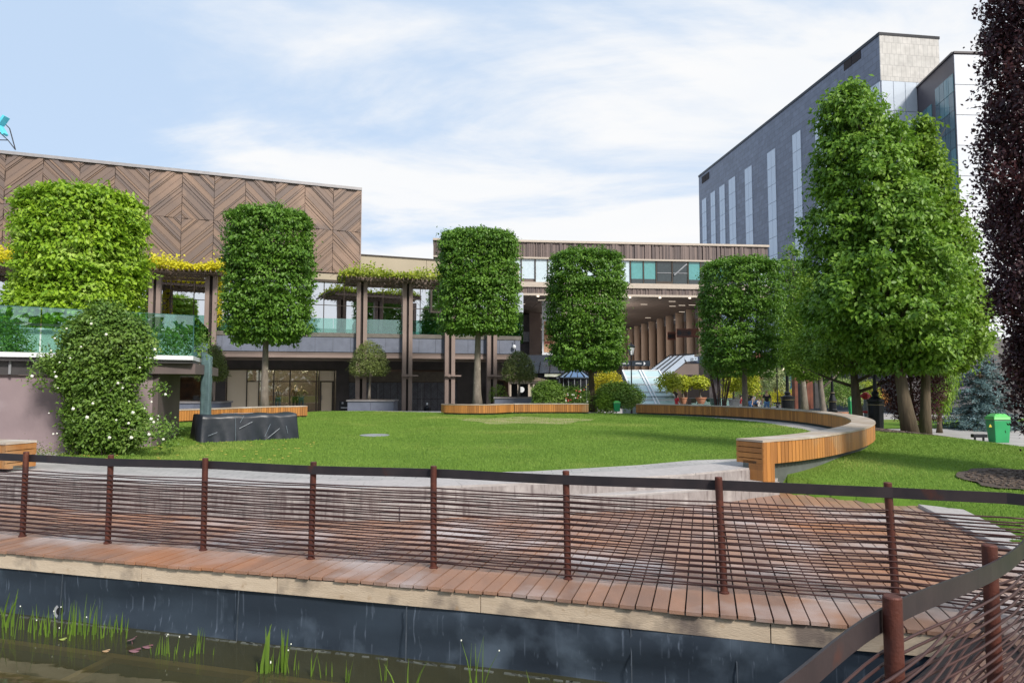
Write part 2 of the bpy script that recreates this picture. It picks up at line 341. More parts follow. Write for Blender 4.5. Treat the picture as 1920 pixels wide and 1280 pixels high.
def blob(c,rad,n,seed,L,W,per=10,lump=.12,cl=.12,inner=.3,droop=.2):
    rg=np.random.default_rng(seed); nc=max(n//per,3)
    d=rg.normal(0,1,(nc,3)); d/=np.linalg.norm(d,axis=1,keepdims=True)
    d[:,2]=np.where(d[:,2]<-.85,-d[:,2],d[:,2]); hs=np.hypot(d[:,0],d[:,1])+1e-6; kf=np.where(d[:,2]<0,np.maximum(1,.93/np.maximum(hs,.35)),1); d[:,0]*=kf; d[:,1]*=kf
    ph=rg.uniform(0,6.28,4)
    lf=1+lump*(np.sin(4*d[:,0]+ph[0])+np.sin(5*d[:,1]+ph[1])+np.sin(6*d[:,2]+ph[2]))*.6
    q=np.where(rg.uniform(0,1,nc)<inner,rg.uniform(.4,.85,nc),rg.uniform(.86,1,nc))
    C=np.array(c)+d*np.array(rad)*(lf*q)[:,None]
    C=np.repeat(C,per,0)+rg.normal(0,cl,(nc*per,3)); O=np.repeat(d,per,0)
    return leafarr(C,O,L,W,rg,droop)
def shrub(name,c,rad,mt,label,cat='shrub',n=1500,L=.09,W=.055,seed=1,group=None,stems=True,extra=None,**kw):
    c=(c[0],c[1],c[2]-rad[2]*.08); rad=(rad[0],rad[1],rad[2]*1.08)
    base=(c[0],c[1],c[2]-rad[2]*.95)
    t=thing(name,base,label,cat,group)
    link('foliage',blob(c,rad,n,seed,L,W,**kw),M[mt],t)
    if stems:
        s=MB(); r_=random.Random(seed)
        for i in range(5):
            a=r_.uniform(0,6.28); s.tube([base,(c[0]+math.cos(a)*rad[0]*.35,c[1]+math.sin(a)*rad[1]*.35,c[2]),(c[0]+math.cos(a)*rad[0]*.6,c[1]+math.sin(a)*rad[1]*.6,c[2]+rad[2]*.4)],[.02,.014,.006],5)
        link('stem',s,M['bark_d'],t)
    return t
def trunkmb(base,top,r0,r1,limbs=8,spread=1.0,rise=1.5,seed=1,n=10,lr=.4,z0=.45):
    r_=random.Random(seed); s=MB(); base=Vector(base);top=Vector(top); pts=[];rs=[]
    for i in range(9):
        t=i/8; p=base.lerp(top,t)+Vector((math.sin(t*4+seed)*.04,math.cos(t*3+seed)*.04,0))*(1 if 0<i else 0)
        pts.append(p); rs.append((r0+(r1-r0)*t)*(1.45 if i==0 else 1.08 if i==1 else 1))
    s.tube(pts,rs,n)
    for k in range(limbs):
        t=z0+(1-z0)*k/limbs; p=base.lerp(top,t); a=k*2.4+r_.uniform(-.4,.4)
        e=spread*(1-.5*(t-z0)/(1-z0+.01)); q=p+Vector((math.cos(a)*e*.5,math.sin(a)*e*.5,rise*.35)); w=p+Vector((math.cos(a)*e,math.sin(a)*e,rise*.8))
        rr=(r0+(r1-r0)*t)*lr*1.3
        s.tube([p,q,w],[rr,rr*.65,rr*.25],6)
    return s
SUN=3.9;SUNA=R(9);EXPO=0.2
# ================================================================ GROUND, POND, DECK
def flat(name,outer,holes,z,mt,**k):
    pl=[[Vector((p[0],p[1],0)) for p in outer]]+[[Vector((p[0],p[1],0)) for p in h] for h in holes]
    tri=geometry.tessellate_polygon(pl); vs=[(v.x,v.y,z) for l in pl for v in l]
    fs=[]
    for a,b,c in tri:
        A,B,C_=vs[a],vs[b],vs[c]; cr=(B[0]-A[0])*(C_[1]-A[1])-(C_[0]-A[0])*(B[1]-A[1])
        fs.append((a,b,c) if cr>0 else (a,c,b))
    mb=MB().add(vs,fs); return link(name,mb,mt,**k)
def edgeY(x): return 6.5-.28*x
TIP=(3.82,5.43)
def nearY(x): return 3.2+.872*(x-1.26)
hole=[(-40,edgeY(-40)+.15),(3.9,5.56),(-2,nearY(-2)-.15),(-8,-4),(-40,-4)]
flat('plaza_ground',[(-400,-400),(400,-400),(400,900),(-400,900)],[hole],-.32,M['plaza'],kind='structure')
def spl(pts,n):
    pts=[Vector((p[0],p[1],0)) for p in pts]; out=[]
    for i in range(len(pts)-1):
        p0=pts[max(i-1,0)];p1=pts[i];p2=pts[i+1];p3=pts[min(i+2,len(pts)-1)]
        for k in range(n):
            t=k/n; out.append(.5*((2*p1)+(p2-p0)*t+(2*p0-5*p1+4*p2-p3)*t*t+(3*p1-p0-3*p2+p3)*t*t*t))
    out.append(pts[-1]); return out
def resample(pts,step):
    L=[0]
    for a,b in zip(pts,pts[1:]): L.append(L[-1]+(b-a).length)
    n=max(2,int(L[-1]/step)); out=[];j=0
    for i in range(n+1):
        d=L[-1]*i/n
        while j<len(L)-2 and L[j+1]<d: j+=1
        k=(d-L[j])/max(L[j+1]-L[j],1e-6); out.append(pts[j].lerp(pts[j+1],k))
    return out
def offl(pts,d):
    out=[]
    for i,p in enumerate(pts):
        a=pts[max(i-1,0)];b=pts[min(i+1,len(pts)-1)]; t=(b-a).normalized(); out.append(p+Vector((-t.y,t.x,0))*d)
    return out
rim=[(4.05,12.42),(5.1,13.15),(6.2,14.2),(7.6,15.9),(8.9,18.0),(9.9,20.4),(10.4,22.6),(10.55,25.1),(10.1,27.8),(8.9,30.2),(7.4,32.0),(5.95,32.9)]
rimc=resample(spl(rim,12),.3)
rimP=[(p.x,p.y) for p in offl(rimc,-.32)]
CUT=[(p.x,p.y) for p in offl(rimc,-.22)]+[(4.5,36),(-9,30),(-6,14),(3.5,12.9)]
OUTP=[(p.x,p.y) for p in offl(rimc,-.50)]+[(4.5,36),(-9,30),(-6,14),(3.5,12.9)]
# water
def watermat():
    m=bpy.data.materials.new('murky_water'); m.use_nodes=True; nt=m.node_tree; N=nt.nodes; L=nt.links; N.remove(N['Principled BSDF'])
    g=N.new('ShaderNodeBsdfGlossy'); g.inputs['Roughness'].default_value=.02; g.inputs['Color'].default_value=(.9,.95,.9,1)
    t=N.new('ShaderNodeBsdfTransparent'); t.inputs['Color'].default_value=(.62,.57,.38,1)
    d=N.new('ShaderNodeBsdfDiffuse'); d.inputs['Color'].default_value=(.13,.125,.065,1)
    m1=N.new('ShaderNodeMixShader'); m1.inputs[0].default_value=.30; L.new(t.outputs[0],m1.inputs[1]); L.new(d.outputs[0],m1.inputs[2])
    f=N.new('ShaderNodeFresnel'); f.inputs['IOR'].default_value=1.33
    m2=N.new('ShaderNodeMixShader'); L.new(f.outputs[0],m2.inputs[0]); L.new(m1.outputs[0],m2.inputs[1]); L.new(g.outputs[0],m2.inputs[2])
    tc=N.new('ShaderNodeTexCoord'); n=N.new('ShaderNodeTexNoise'); n.inputs['Scale'].default_value=1.6; n.inputs['Detail'].default_value=3; L.new(tc.outputs['Object'],n.inputs['Vector'])
    b=N.new('ShaderNodeBump'); b.inputs['Strength'].default_value=.12; b.inputs['Distance'].default_value=.05; L.new(n.outputs[0],b.inputs['Height']); L.new(b.outputs[0],g.inputs['Normal']); L.new(b.outputs[0],f.inputs['Normal'])
    L.new(m2.outputs[0],N['Material Output'].inputs['Surface']); return m
WZ=-.72
flat('pond_water',hole,[],WZ,watermat(),kind='structure')
flat('pond_bed',hole,[],WZ-.32,mat('pond_silt',(.17,.145,.08),(.10,.09,.05),rough=.95,scale=1.3,c3=(.05,.055,.03),c3s=.8,c3t=.5),kind='structure')
# submerged planting trays
edir=Vector((.963,-.27,0)); enrm=Vector((-.27,-.963,0))   # enrm points to camera side
tr=thing('planting_tray',(-3,5.6,WZ-.2),'sunken timber planting tray grid lying just under the pond water along the liner wall','planting tray')
def tb(a,b,w,nm='tray_board'):
    s=MB(); s.beam(a,b,w,.05); link(nm,s,M['tray'],tr)
M['tray']=mat('sunken_timber',(.50,.36,.17),(.36,.26,.12),rough=.9,scale=3)
def TR(u,v): # u along edge from x=-8, v toward camera
    x=-9+u; return Vector((x-.27*v,edgeY(x)-.963*v,WZ-.06))
for v in (.62,1.25):
    tb(TR(0,v),TR(13.2,v-.03),.09)
for u in (.4,2.0,3.6,5.2,6.8,8.4,10.0,11.6):
    tb(TR(u,.66),TR(u+.02,1.2),.08)
# ---- deck boards
sd=Vector((.963,-.27)); td=Vector((.27,.963))
mb=MB(); w=.142
def lineT(s_,p,d):   # t where line s=const hits the line through p with direction d
    # point = s*sd+t*td ; cross((point-p),d)=0
    a=sd*s_-Vector(p); return -(a.x*d[1]-a.y*d[0])/(td.x*d[1]-td.y*d[0])
s_=-31.0
tipS=Vector(TIP).dot(sd)
rr=random.Random(3)
edge_poly=[(-40,17.4),(-6.16,8.21),(-3.74,7.53),(-1.75,7.01),(0,6.52),(1.5,6.04),(2.16,5.84),(3.0,5.64),TIP]
def southT(s_):
    for i in range(len(edge_poly)-1):
        a,b=Vector(edge_poly[i]),Vector(edge_poly[i+1])
        sa,sb=a.dot(sd),b.dot(sd)
        if sa<=s_<=sb: k=(s_-sa)/(sb-sa); return (a.lerp(b,k)).dot(td)
    return None
def strip(s0,s1,t0a,t0b,t1,z,zt=0):
    def q(s_,t,z): p=sd*s_+td*t; return (p.x,p.y,z)
    mb.hexa([q(s0,t0a,z-.03),q(s1,t0b,z-.03),q(s1,t1,z-.03),q(s0,t1,z-.03)],[q(s0,t0a,z),q(s1,t0b,z+zt),q(s1,t1,z+zt),q(s0,t1,z)])
while s_<7.4:
    g=.007; s0,s1=s_+g,s_+w-g; z=rr.uniform(-.004,.004)
    if s1<tipS-.02:
        e=rr.uniform(-.012,.012)
        ta,tb_=southT(s0)+e-.05,southT(s1)+e-.05
        segs=[(ta,tb_)]; T=ta
        brk=[rr.uniform(2.2,3.9),rr.uniform(4.5,7)]
        prev=(ta,tb_)
        for b_ in brk+[9.5]:
            tt=T+b_; strip(s0,s1,prev[0],prev[1],tt-.004,z+rr.uniform(-.002,.002)); prev=(tt,tt)
        # camera side
        na,nb=lineT(s0,(1.26,3.2),(.753,.657)),lineT(s1,(1.26,3.2),(.753,.657))
        if s_>-3: 
            def q(s_,t,z): p=sd*s_+td*t; return (p.x,p.y,z)
            mb.hexa([q(s0,-6,z-.03),q(s1,-6,z-.03),q(s1,nb,z-.03),q(s0,na,z-.03)],[q(s0,-6,z),q(s1,-6,z),q(s1,nb,z),q(s0,na,z)])
    else:
        strip(s0,s1,-6,-6,4.5+rr.uniform(-2,2),z); strip(s0,s1,4.6+2,4.6+2,15,z)
        p0=4.5
    s_+=w
# fix gap for right boards: continuous filler boards
s_=tipS
while s_<7.4:
    g=.007; strip(s_+g,s_+w-g,1.5,1.5,8.6,-.0065); s_+=w
dk=link('boardwalk',mb,M['deck'],kind='structure')
fl=MB(); fl.prism([(-38,edgeY(-38)+.25),(3.75,5.68),(1.1,3.25),(-3.1,-.4),(-3.1,-6),(8.4,-6),(8.4,13.5),(-38,22)],-.20,-.036); link('boardwalk_base',fl,M['gap'],kind='structure')
# ---- pond wall: bleached edge boards over a rubber liner
pw=thing('pond_wall',(-1,6.8,WZ),'dark blue grey rubber lined pond wall below the boardwalk edge with pale water streaks','wall')
E=[Vector((x,y,0)) for x,y in [(-40,17.4),(-20,11.95)]+edge_poly[1:]]
def along(pts,step):
    o=[];L=0
    for a,b in zip(pts,pts[1:]):
        n=max(1,int((b-a).length/step))
        for i in range(n): o.append(a.lerp(b,i/n))
    o.append(pts[-1]); return o
Ea=along(E,.12)
# liner: wavy sheet
V=[];F=[];nz=9
E2=offl(Ea,.02)
rg=np.random.default_rng(5)
for i,p in enumerate(E2):
    for k in range(nz):
        f=k/(nz-1); z=-.20+(WZ-.35+.20)*f
        wv=.018*math.sin(i*.11+k*.8)+.012*math.sin(i*.37+k*1.7)+.02*math.sin(i*.043-k*.9)
        t=(Ea[min(i+1,len(Ea)-1)]-Ea[max(i-1,0)]).normalized()
        V.append((p.x-(-t.y)*wv,p.y-t.x*wv-.03*f,z))
for i in range(len(E2)-1):
    for k in range(nz-1): a=i*nz+k; F.append((a,a+1,a+nz+1,a+nz))
link('liner',MB().add(V,F),M['liner'],pw,smooth=True)
s=MB(); L_=0; pts=along(E,.3); i=0
while i<len(pts)-1:
    j=min(i+rr.randint(5,9),len(pts)-1); a,b=pts[i],pts[j]; d=(b-a).normalized()
    o=Vector((-d.y,d.x,0))*.0
    s.beam(a+d*.004+Vector((0,0,-.125)),b-d*.004+Vector((0,0,-.125)),.035,.165); i=j
link('edge_board',s,M['fascia'],pw)
s=MB(); s.beam(E[2]*0+Vector((-38,edgeY(-38)+.02,-.036)),Vector((3.7,5.49,-.036)),.03,.012); link('edge_gap_strip',s,M['gap'],pw)
s=MB(); rr2=random.Random(9)
for p in along(E,.05):
    if p.x<-12: continue
    if rr2.random()<.6: s.cbox((p.x+enrm.x*.075,p.y+enrm.y*.075,WZ+.006),(rr2.uniform(.04,.12),rr2.uniform(.01,.03),.012),-.27+rr2.uniform(-.2,.2))
link('scum_line',s,mat('scum',(.13,.14,.125),(.04,.045,.04),rough=.8,isl=.9),pw)
# liner welded seams
for px in (160,440,765,1160,1330):
    q=G(px,1080 if px<900 else 1160,0) if False else None
for xx in (-5.1,-2.85,-1.02,1.05,1.9):
    s=MB(); y=edgeY(xx)-.04; s.beam((xx,y+.01,-.21),(xx,y-.02,WZ),.009,.008,up=(0,1,0)); link('liner_seam',s,mat('seam',(.07,.085,.11),(.03,.04,.05),rough=.5,scale=6),pw)
# near bank of the pond
nb=thing('pond_bank',(0,1,-.4),'dark lined pond bank under the railing nearest the viewer','wall')
s=MB(); s.hexa([(3.8,5.42,WZ-.4),(-8,-4.9,WZ-.4),(-8,-5.2,WZ-.4),(3.9,5.2,WZ-.4)],[(3.8,5.42,-.04),(-8,-4.9,-.04),(-8,-5.2,-.04),(3.9,5.2,-.04)]); link('liner',s,M['liner'],nb)
# ---- plateau (paving ring) and steps
up=[G(px,py,.45) for px,py in ((-260,858),(-120,873),(0,890),(200,902),(420,911),(640,915.5),(831,911),(1062,902),(1280,889),(1424,875))]
upx=[(p.x,p.y) for p in up]
plat=upx+[(4.75,12.6)]+rimP+[(3.5,36.6),(-9,37.3),(-13.3,33),(-15,25),(-22,20),(-24,15)]
s=MB(); s.prism(plat,-.25,.45); link('paving_ring',s,M['pave'],kind='structure')
# granite kerb course along the riser
st=thing('upper_stone_step',(0,10,.2),'long curved upper granite step with a streaked grey riser above the boardwalk','step')
def cours(name,pts,w,z0,z1,mt,parent,blk=1.35):
    s=MB(); a=along([Vector((x,y,0)) for x,y in pts],.25); i=0
    b=offl(a,w); f=offl(a,-.03)
    while i<len(a)-1:
        j=min(i+int(blk/.25),len(a)-1)
        fr=f[i:j+1]; bk=b[i:j+1]
        d=(fr[-1]-fr[0]).normalized()*.004; fr=[fr[0]+d]+fr[1:-1]+[fr[-1]-d]
        poly=[(p.x,p.y) for p in fr]+[(p.x,p.y) for p in reversed(bk)]
        s.prism(poly,z0,z1); i=j
    return link(name,s,mt,parent,bevel=.006)
cours('step_block',upx,.75,-.02,.456,M['stone'],st)
lo=[(-1.6,9.84)]+[(G(px,py,.25).x,G(px,py,.25).y) for px,py in ((830,937),(1000,932.5),(1187,925.5),(1330,915),(1457,899))]
st2=thing('lower_stone_step',(2,10.5,.1),'short lower granite step wedge between the boardwalk and the upper curved step','step')
s=MB(); lop=lo+[(5.0,12.9),(4.3,12.6)]+[(x,y+.12) for x,y in reversed(upx[5:9])]
s.prism(lop,-.02,.25); link('step_block',s,M['stone'],st2,bevel=.008)
M['riser']=mat('shaded_riser_granite',(.33,.30,.295),(.24,.215,.21),rough=.7,scale=9,stretch=(2,2,.6),c3=(.42,.39,.38),c3s=3,c3t=.55,c4=(.15,.125,.125),c4s=6,c4st=(3,3,.35),c4t=.55,bump=.35,bscale=40)  # shade put into the riser colour, darker than the treads; streaks are stains
def riser(pts,z0,z1,par):
    s=MB(); a=offl(along([Vector((x,y,0)) for x,y in pts],.25),-.038)
    for p,q in zip(a,a[1:]): s.beam(Vector((p.x,p.y,(z0+z1)/2)),Vector((q.x,q.y,(z0+z1)/2)),.012,z1-z0)
    link('riser_face',s,M['riser'],par)
riser(upx,-.02,.425,st); riser(lo,-.02,.222,st2)
# right hand kerb
kb=thing('kerb',(6.3,9.5,0),'pale concrete kerb bending between the orange boardwalk and the right lawn','kerb')
ki=[(6.4,10.9),(5.88,8.76),(5.64,7.4),(5.5,5.5),(5.45,-5)]; ko=[(6.82,10.45),(6.25,8.43),(6.02,7.3),(5.9,5.5),(5.85,-5)]
s=MB()
for i in range(4): s.prism([ki[i],ko[i],ko[i+1],ki[i+1]][::-1],-.1,.05)
link('kerb_stone',s,M['stone'],kb,bevel=.01)
def inpoly(X,Y,poly):
    ins=np.zeros(len(X),bool); n=len(poly); j=n-1
    for i in range(n):
        xi,yi=poly[i];xj,yj=poly[j]
        c=((yi>Y)!=(yj>Y))&(X<(xj-xi)*(Y-yi)/(yj-yi+1e-9)+xi); ins^=c; j=i
    return ins
# ---- lawns
lawn_px=[(110,860),(250,871),(360,876),(560,884),(810,886),(1000,881.5),(1200,870),(1300,861)]
lawn=[(G(x,y,.462).x,G(x,y,.462).y) for x,y in lawn_px]+[(4.6,13.7),(6.9,16.0),(8.6,18.6),(9.4,22),(9.5,26.2),(8.4,30.2),(5.6,33.6),(1.1,34.6),(-3.5,34.6),(-7.4,36.6),(-10,36.4),(-12.6,31),(-12.9,26),(-12.3,22),(-10.5,18.2),(-9.4,14.2)]
s=MB(); s.prism(lawn,.44,.462); link('lawn',s,M['lawn'],kind='structure')
def sst(t): t=min(max(t,0),1); return t*t*(3-2*t)
def kin(x,y): # deck side test: left of line step end -> kerb
    # boundary polyline x(y)
    if y>12.4: return x<4.8-.2
    if y>10.9: return x<4.85+(12.4-y)*1.03
    if y>8.43: return x<6.82-(10.45-min(y,10.45))*.28 if y<10.45 else x<6.6
    return x<6.0
def H(x,y):
    A=sst((y-9.3)/5.5)
    f=max(sst((x-11.6)/5.2),sst((y-24.3)/5))
    h=.44*A*(1-f)-.36*f+.045*(1-A)*(1-f)
    h+=.02*math.sin(x*1.3)*math.sin(y*.9)*(1-f)
    return h
V=[];F=[];nx,ny=90,110; x0,x1,y0,y1=4.2,26,2.5,33
idx={}
def okc(x,y): 
    return math.hypot(x+1.2,y-23)>12.0 or x<5.2
for j in range(ny):
    for i in range(nx):
        x=x0+(x1-x0)*(i/(nx-1))**1.5; y=y0+(y1-y0)*j/(ny-1)
        z=H(x,y)
        if kin(x,y): z=-.12
        V.append((x,y,z))
for j in range(ny-1):
    for i in range(nx-1):
        a=j*nx+i; cx=(V[a][0]+V[a+1][0])/2; cy=(V[a][1]+V[a+nx][1])/2
        if inpoly(np.array([cx]),np.array([cy]),CUT)[0]: continue
        F.append((a,a+1,a+nx+1,a+nx))
link('side_lawn',MB().add(V,F),M['lawn'],kind='structure',smooth=True)
flat('far_grass_strip',[(15.2,33.6),(42,37.5),(42,46),(19,41.6),(13,37.2)],[],-.29,M['lawn'],kind='structure')
flat('mulch_bed',[(13.0,23.2),(13.2,21.9),(14.3,19.8),(15.5,19.4),(15.4,22),(14.6,24.6),(13.6,24.8)],[],.30,M['soil'],kind='structure')
bpy.data.objects.remove(bpy.data.objects['mulch_bed'])
# mulch following the mound
def patch(name,cx,cy,rx,ry,rz,dz):
    V=[(cx,cy,H(cx,cy)+dz)];F=[];n=28;rg_=random.Random(int(cx*10))
    for k,rr_ in enumerate((.35,.7,1)):
        for i in range(n):
            a=2*math.pi*i/n; q=rr_*(1+rg_.uniform(-.08,.08)*(k==2)); X=math.cos(a)*rx*q; Y=math.sin(a)*ry*q
            x=cx+X*math.cos(rz)-Y*math.sin(rz); y=cy+X*math.sin(rz)+Y*math.cos(rz); V.append((x,y,H(x,y)+dz))
    for i in range(n): F.append((0,1+i,1+(i+1)%n))
    for k in range(2):
        for i in range(n): F.append((1+k*n+i,1+(k+1)*n+i,1+(k+1)*n+(i+1)%n,1+k*n+(i+1)%n))
    return link(name,MB().add(V,F),M['soil'],kind='structure',smooth=True)
patch('mulch_bed',13.0,21.8,2.3,1.7,-.8,.035)
patch('mulch_bed',9.1,12.0,1.25,.85,0,.03)
# chips
def chips(name,cx,cy,rx,ry,rz,n,seed):
    r_=random.Random(seed); s=MB()
    for i in range(n):
        a=r_.uniform(0,6.28);q=math.sqrt(r_.random()); X=math.cos(a)*rx*q;Y=math.sin(a)*ry*q
        x=cx+X*math.cos(rz)-Y*math.sin(rz); y=cy+X*math.sin(rz)+Y*math.cos(rz); k=r_.uniform(.02,.05)
        s.cbox((x,y,H(x,y)+.04),(k*1.6,k,k*.5),r_.uniform(0,3))
    link(name,s,mat('bark_chip',(.19,.145,.115),(.07,.05,.04),rough=.9,isl=.95),kind='stuff',label='scattered bark chips on the mulch around the tree trunks',cat='bark chips')
chips('bark_chips',13.0,21.8,2.1,1.5,-.8,1100,2)
chips('bark_chips',9.1,12.0,1.1,.75,0,500,3)
# ---- grass blades
def blades(name,X,Y,Z,rg,h,w,label):
    n=len(X); a=rg.uniform(0,np.pi,n); dist=np.hypot(X,Y); ww=w*np.clip(dist/13,.8,2.2)*rg.uniform(.7,1.3,n); hh=h*rg.uniform(.5,1.3,n)
    dx=np.cos(a)*ww/2; dy=np.sin(a)*ww/2; lx=rg.normal(0,.4,n)*hh; ly=rg.normal(0,.4,n)*hh
    V=np.stack([np.stack([X-dx,Y-dy,Z],1),np.stack([X+dx,Y+dy,Z],1),np.stack([X+lx,Y+ly,Z+hh],1)],1).reshape(-1,3)
    F=np.arange(3*n).reshape(-1,3)
    link(name,(V,F),M['grass'],kind='stuff',label=label,cat='grass')
rg=np.random.default_rng(11)
n=900000
X=rg.uniform(-13,9.8,n);Y=11+26*rg.uniform(0,1,n)**1.6
k=inpoly(X,Y,lawn); X=X[k];Y=Y[k]
X=X[:260000];Y=Y[:260000]
# tired patch near the far side
d=np.hypot((X-.6)/2.6,(Y-27.5)/3.0)
keep=(d>1)|(rg.uniform(0,1,len(X))<.10+.5*(np.sin(X*4+np.sin(Y*2)*2)*np.sin(Y*5+X)>.1)); X=X[keep];Y=Y[keep]
blades('lawn_grass',X,Y,np.full(len(X),.46),rg,.036,.011,'short mown green grass blades on the round lawn')
flat('worn_turf',[(.6+math.cos(a)*2.6*(1+.2*math.sin(3*a)),27.5+math.sin(a)*2.6*(1+.25*math.sin(5*a))) for a in [i*.2094 for i in range(30)]],[],.466,mat('dry_turf',(.36,.31,.14),(.16,.21,.06),rough=.9,scale=2.2,stretch=(.5,2,1),detail=9,bump=.5,bscale=30),kind='structure')
n=330000
X=rg.uniform(4.7,17,n);Y=2.6+24*rg.uniform(0,1,n)**1.1
Hv=np.vectorize(H);Kv=np.vectorize(kin)
k=(~inpoly(X,Y,OUTP))&(~Kv(X-.05,Y))&(Y>6)
k&=~((np.abs((X-9.1)/1.2)**2+np.abs((Y-12)/.8)**2)<1)
c_,s__=math.cos(.8),math.sin(.8); xx=(X-13.0)*c_-(Y-21.8)*s__; yy=(X-13.0)*s__+(Y-21.8)*c_
k&=~(((xx/2.2)**2+(yy/1.6)**2)<1)
X=X[k];Y=Y[k]
blades('side_lawn_grass',X,Y,Hv(X,Y)-.004,rg,.042,.011,'lush green grass blades on the mounded lawn right of the curved bench')
# small litter on the lawn
s=MB();r_=random.Random(4)
for i in range(60):
    x,y=r_.uniform(-9,-4.5),r_.uniform(13,17.5)
    if inpoly(np.array([x]),np.array([y]),lawn)[0]: s.cbox((x,y,.485),(.05,.03,.008),r_.uniform(0,3))
link('fallen_leaves',s,mat('dry_leaf',(.55,.45,.08),(.45,.35,.1),isl=.6),kind='stuff',label='small yellow fallen leaves scattered on the left of the lawn',cat='leaves')
t=thing('lawn_hatch',(-3.9,19.5,.47),'thin grey metal hatch cover lying flat in the lawn','hatch cover')
s=MB(); s.lathe((-3.9,19.5,.466),[(.42,0),(.42,.02),(.38,.026)],24); link('cover',s,M['greypot'],t)
# ================================================================ RAILINGS
def rodpath(posts,z,ph,amp):
    """rod weaving in front of and behind successive posts"""
    pts=[]
    for i in range(len(posts)-1):
        a,b=posts[i],posts[i+1]; d=(b-a).normalized(); nrm=Vector((d.y,-d.x,0))
        sa=1 if (i+ph)%2 else -1
        for k in range(8):
            t=k/8; w=math.cos(math.pi*t)*sa; sag=-.006*math.sin(math.pi*t)
            pts.append(a.lerp(b,t)+nrm*w*amp+Vector((0,0,z+sag)))
    pts.append(posts[-1]+Vector((0,0,z))); return pts
def railing(name,loc,posts,H_,label,nrod,z0,z1,r_post,amp,seed,leans=None,railz=.985,rrod=.0078):
    t=thing(name,loc,label,'railing'); r_=random.Random(seed)
    for i,p in enumerate(posts):
        ln=leans[i] if leans else (0,0)
        s=MB(); s.tube([p+Vector((0,0,-.02)),p+Vector((ln[0]*.5,ln[1]*.5,H_*.5)),p+Vector((ln[0],ln[1],H_-.006)),p+Vector((ln[0],ln[1],H_))],[r_post,r_post,r_post,r_post*.86],30)
        link('post',s,M['rust'],t,smooth=False)
        s=MB(); s.lathe(p,[(r_post*1.35,.0),(r_post*1.35,.012),(r_post*1.02,.02)],14); link('post_foot',s,M['rust'],t)
    # flat bar: alternates front / back of the posts
    pts=[]
    for i in range(len(posts)-1):
        a,b=posts[i],posts[i+1]; d=(b-a).normalized(); nrm=Vector((d.y,-d.x,0)); sa=1 if i%2 else -1
        for k in range(8):
            tt=k/8; pts.append(a.lerp(b,tt)+nrm*math.cos(math.pi*tt)*sa*(r_post+.009)+Vector((0,0,railz)))
    pts.append(posts[-1]+Vector((0,0,railz)))
    V=[];F=[]
    for i,p in enumerate(pts):
        a=pts[max(i-1,0)];b=pts[min(i+1,len(pts)-1)]; d=(b-a).normalized(); n_=Vector((d.y,-d.x,0))*.0055
        for sx,sz in ((-1,-1),(1,-1),(1,1),(-1,1)): V.append(p+n_*sx+Vector((0,0,.047*sz)))
    m=len(pts)
    for i in range(m-1):
        for k in range(4): F.append((i*4+k,i*4+(k+1)%4,(i+1)*4+(k+1)%4,(i+1)*4+k))
    F+=[(3,2,1,0),(4*m-4,4*m-3,4*m-2,4*m-1)]
    link('top_rail',MB().add(V,F),M['rail'],t)
    for k in range(nrod):
        z=z0+(z1-z0)*k/(nrod-1)+r_.uniform(-.004,.004)
        s=MB(); s.tube(rodpath(posts,z,k%2,amp),rrod,6); link('rod',s,M['rod'],t,smooth=True)
    return t
pbase=[(-330,972),(-118,988),(42,1005),(202,1018),(381,1031),(583,1047),(813,1064),(1065,1085),(1358,1111),(1681,1134)]
posts=[G(x,y,0) for x,y in pbase]
# even out onto the offset line
posts=[Vector((p.x,p.y,0)) for p in posts]
posts.append(Vector((4.25,5.72,0)))
ptop=[(-325,845),(-108,850),(49,853),(208,855),(385,860),(588,866),(813,872),(1061,883),(1347,891),(1664,899),(2040,905)]
leans=[]
for p,(x,y) in zip(posts,ptop):
    q=P(x,y,p.y); leans.append((max(-.05,min(.05,q.x-p.x)),0))
railing('pond_railing',(-.8,7.1,0),posts,1.07,'long rusty railing on the far pond edge with thin woven rods',29,.05,.83,.034,.034,1,leans,.985)
d=Vector((.753,.657,0)); a=Vector((1.56,2.86,0)); b=Vector((2.58,3.75,0))
nps=[a-(b-a)*2,a-(b-a),a,b,Vector((3.62,4.62,0)),Vector((4.75,5.45,0))]
railing('near_railing',(1.56,2.86,0),nps,1.08,'blurred close rusty railing crossing the bottom right corner with fanned woven rods','railing' and 31,.08,.84,.037,.05,2,None,.97,.0065)
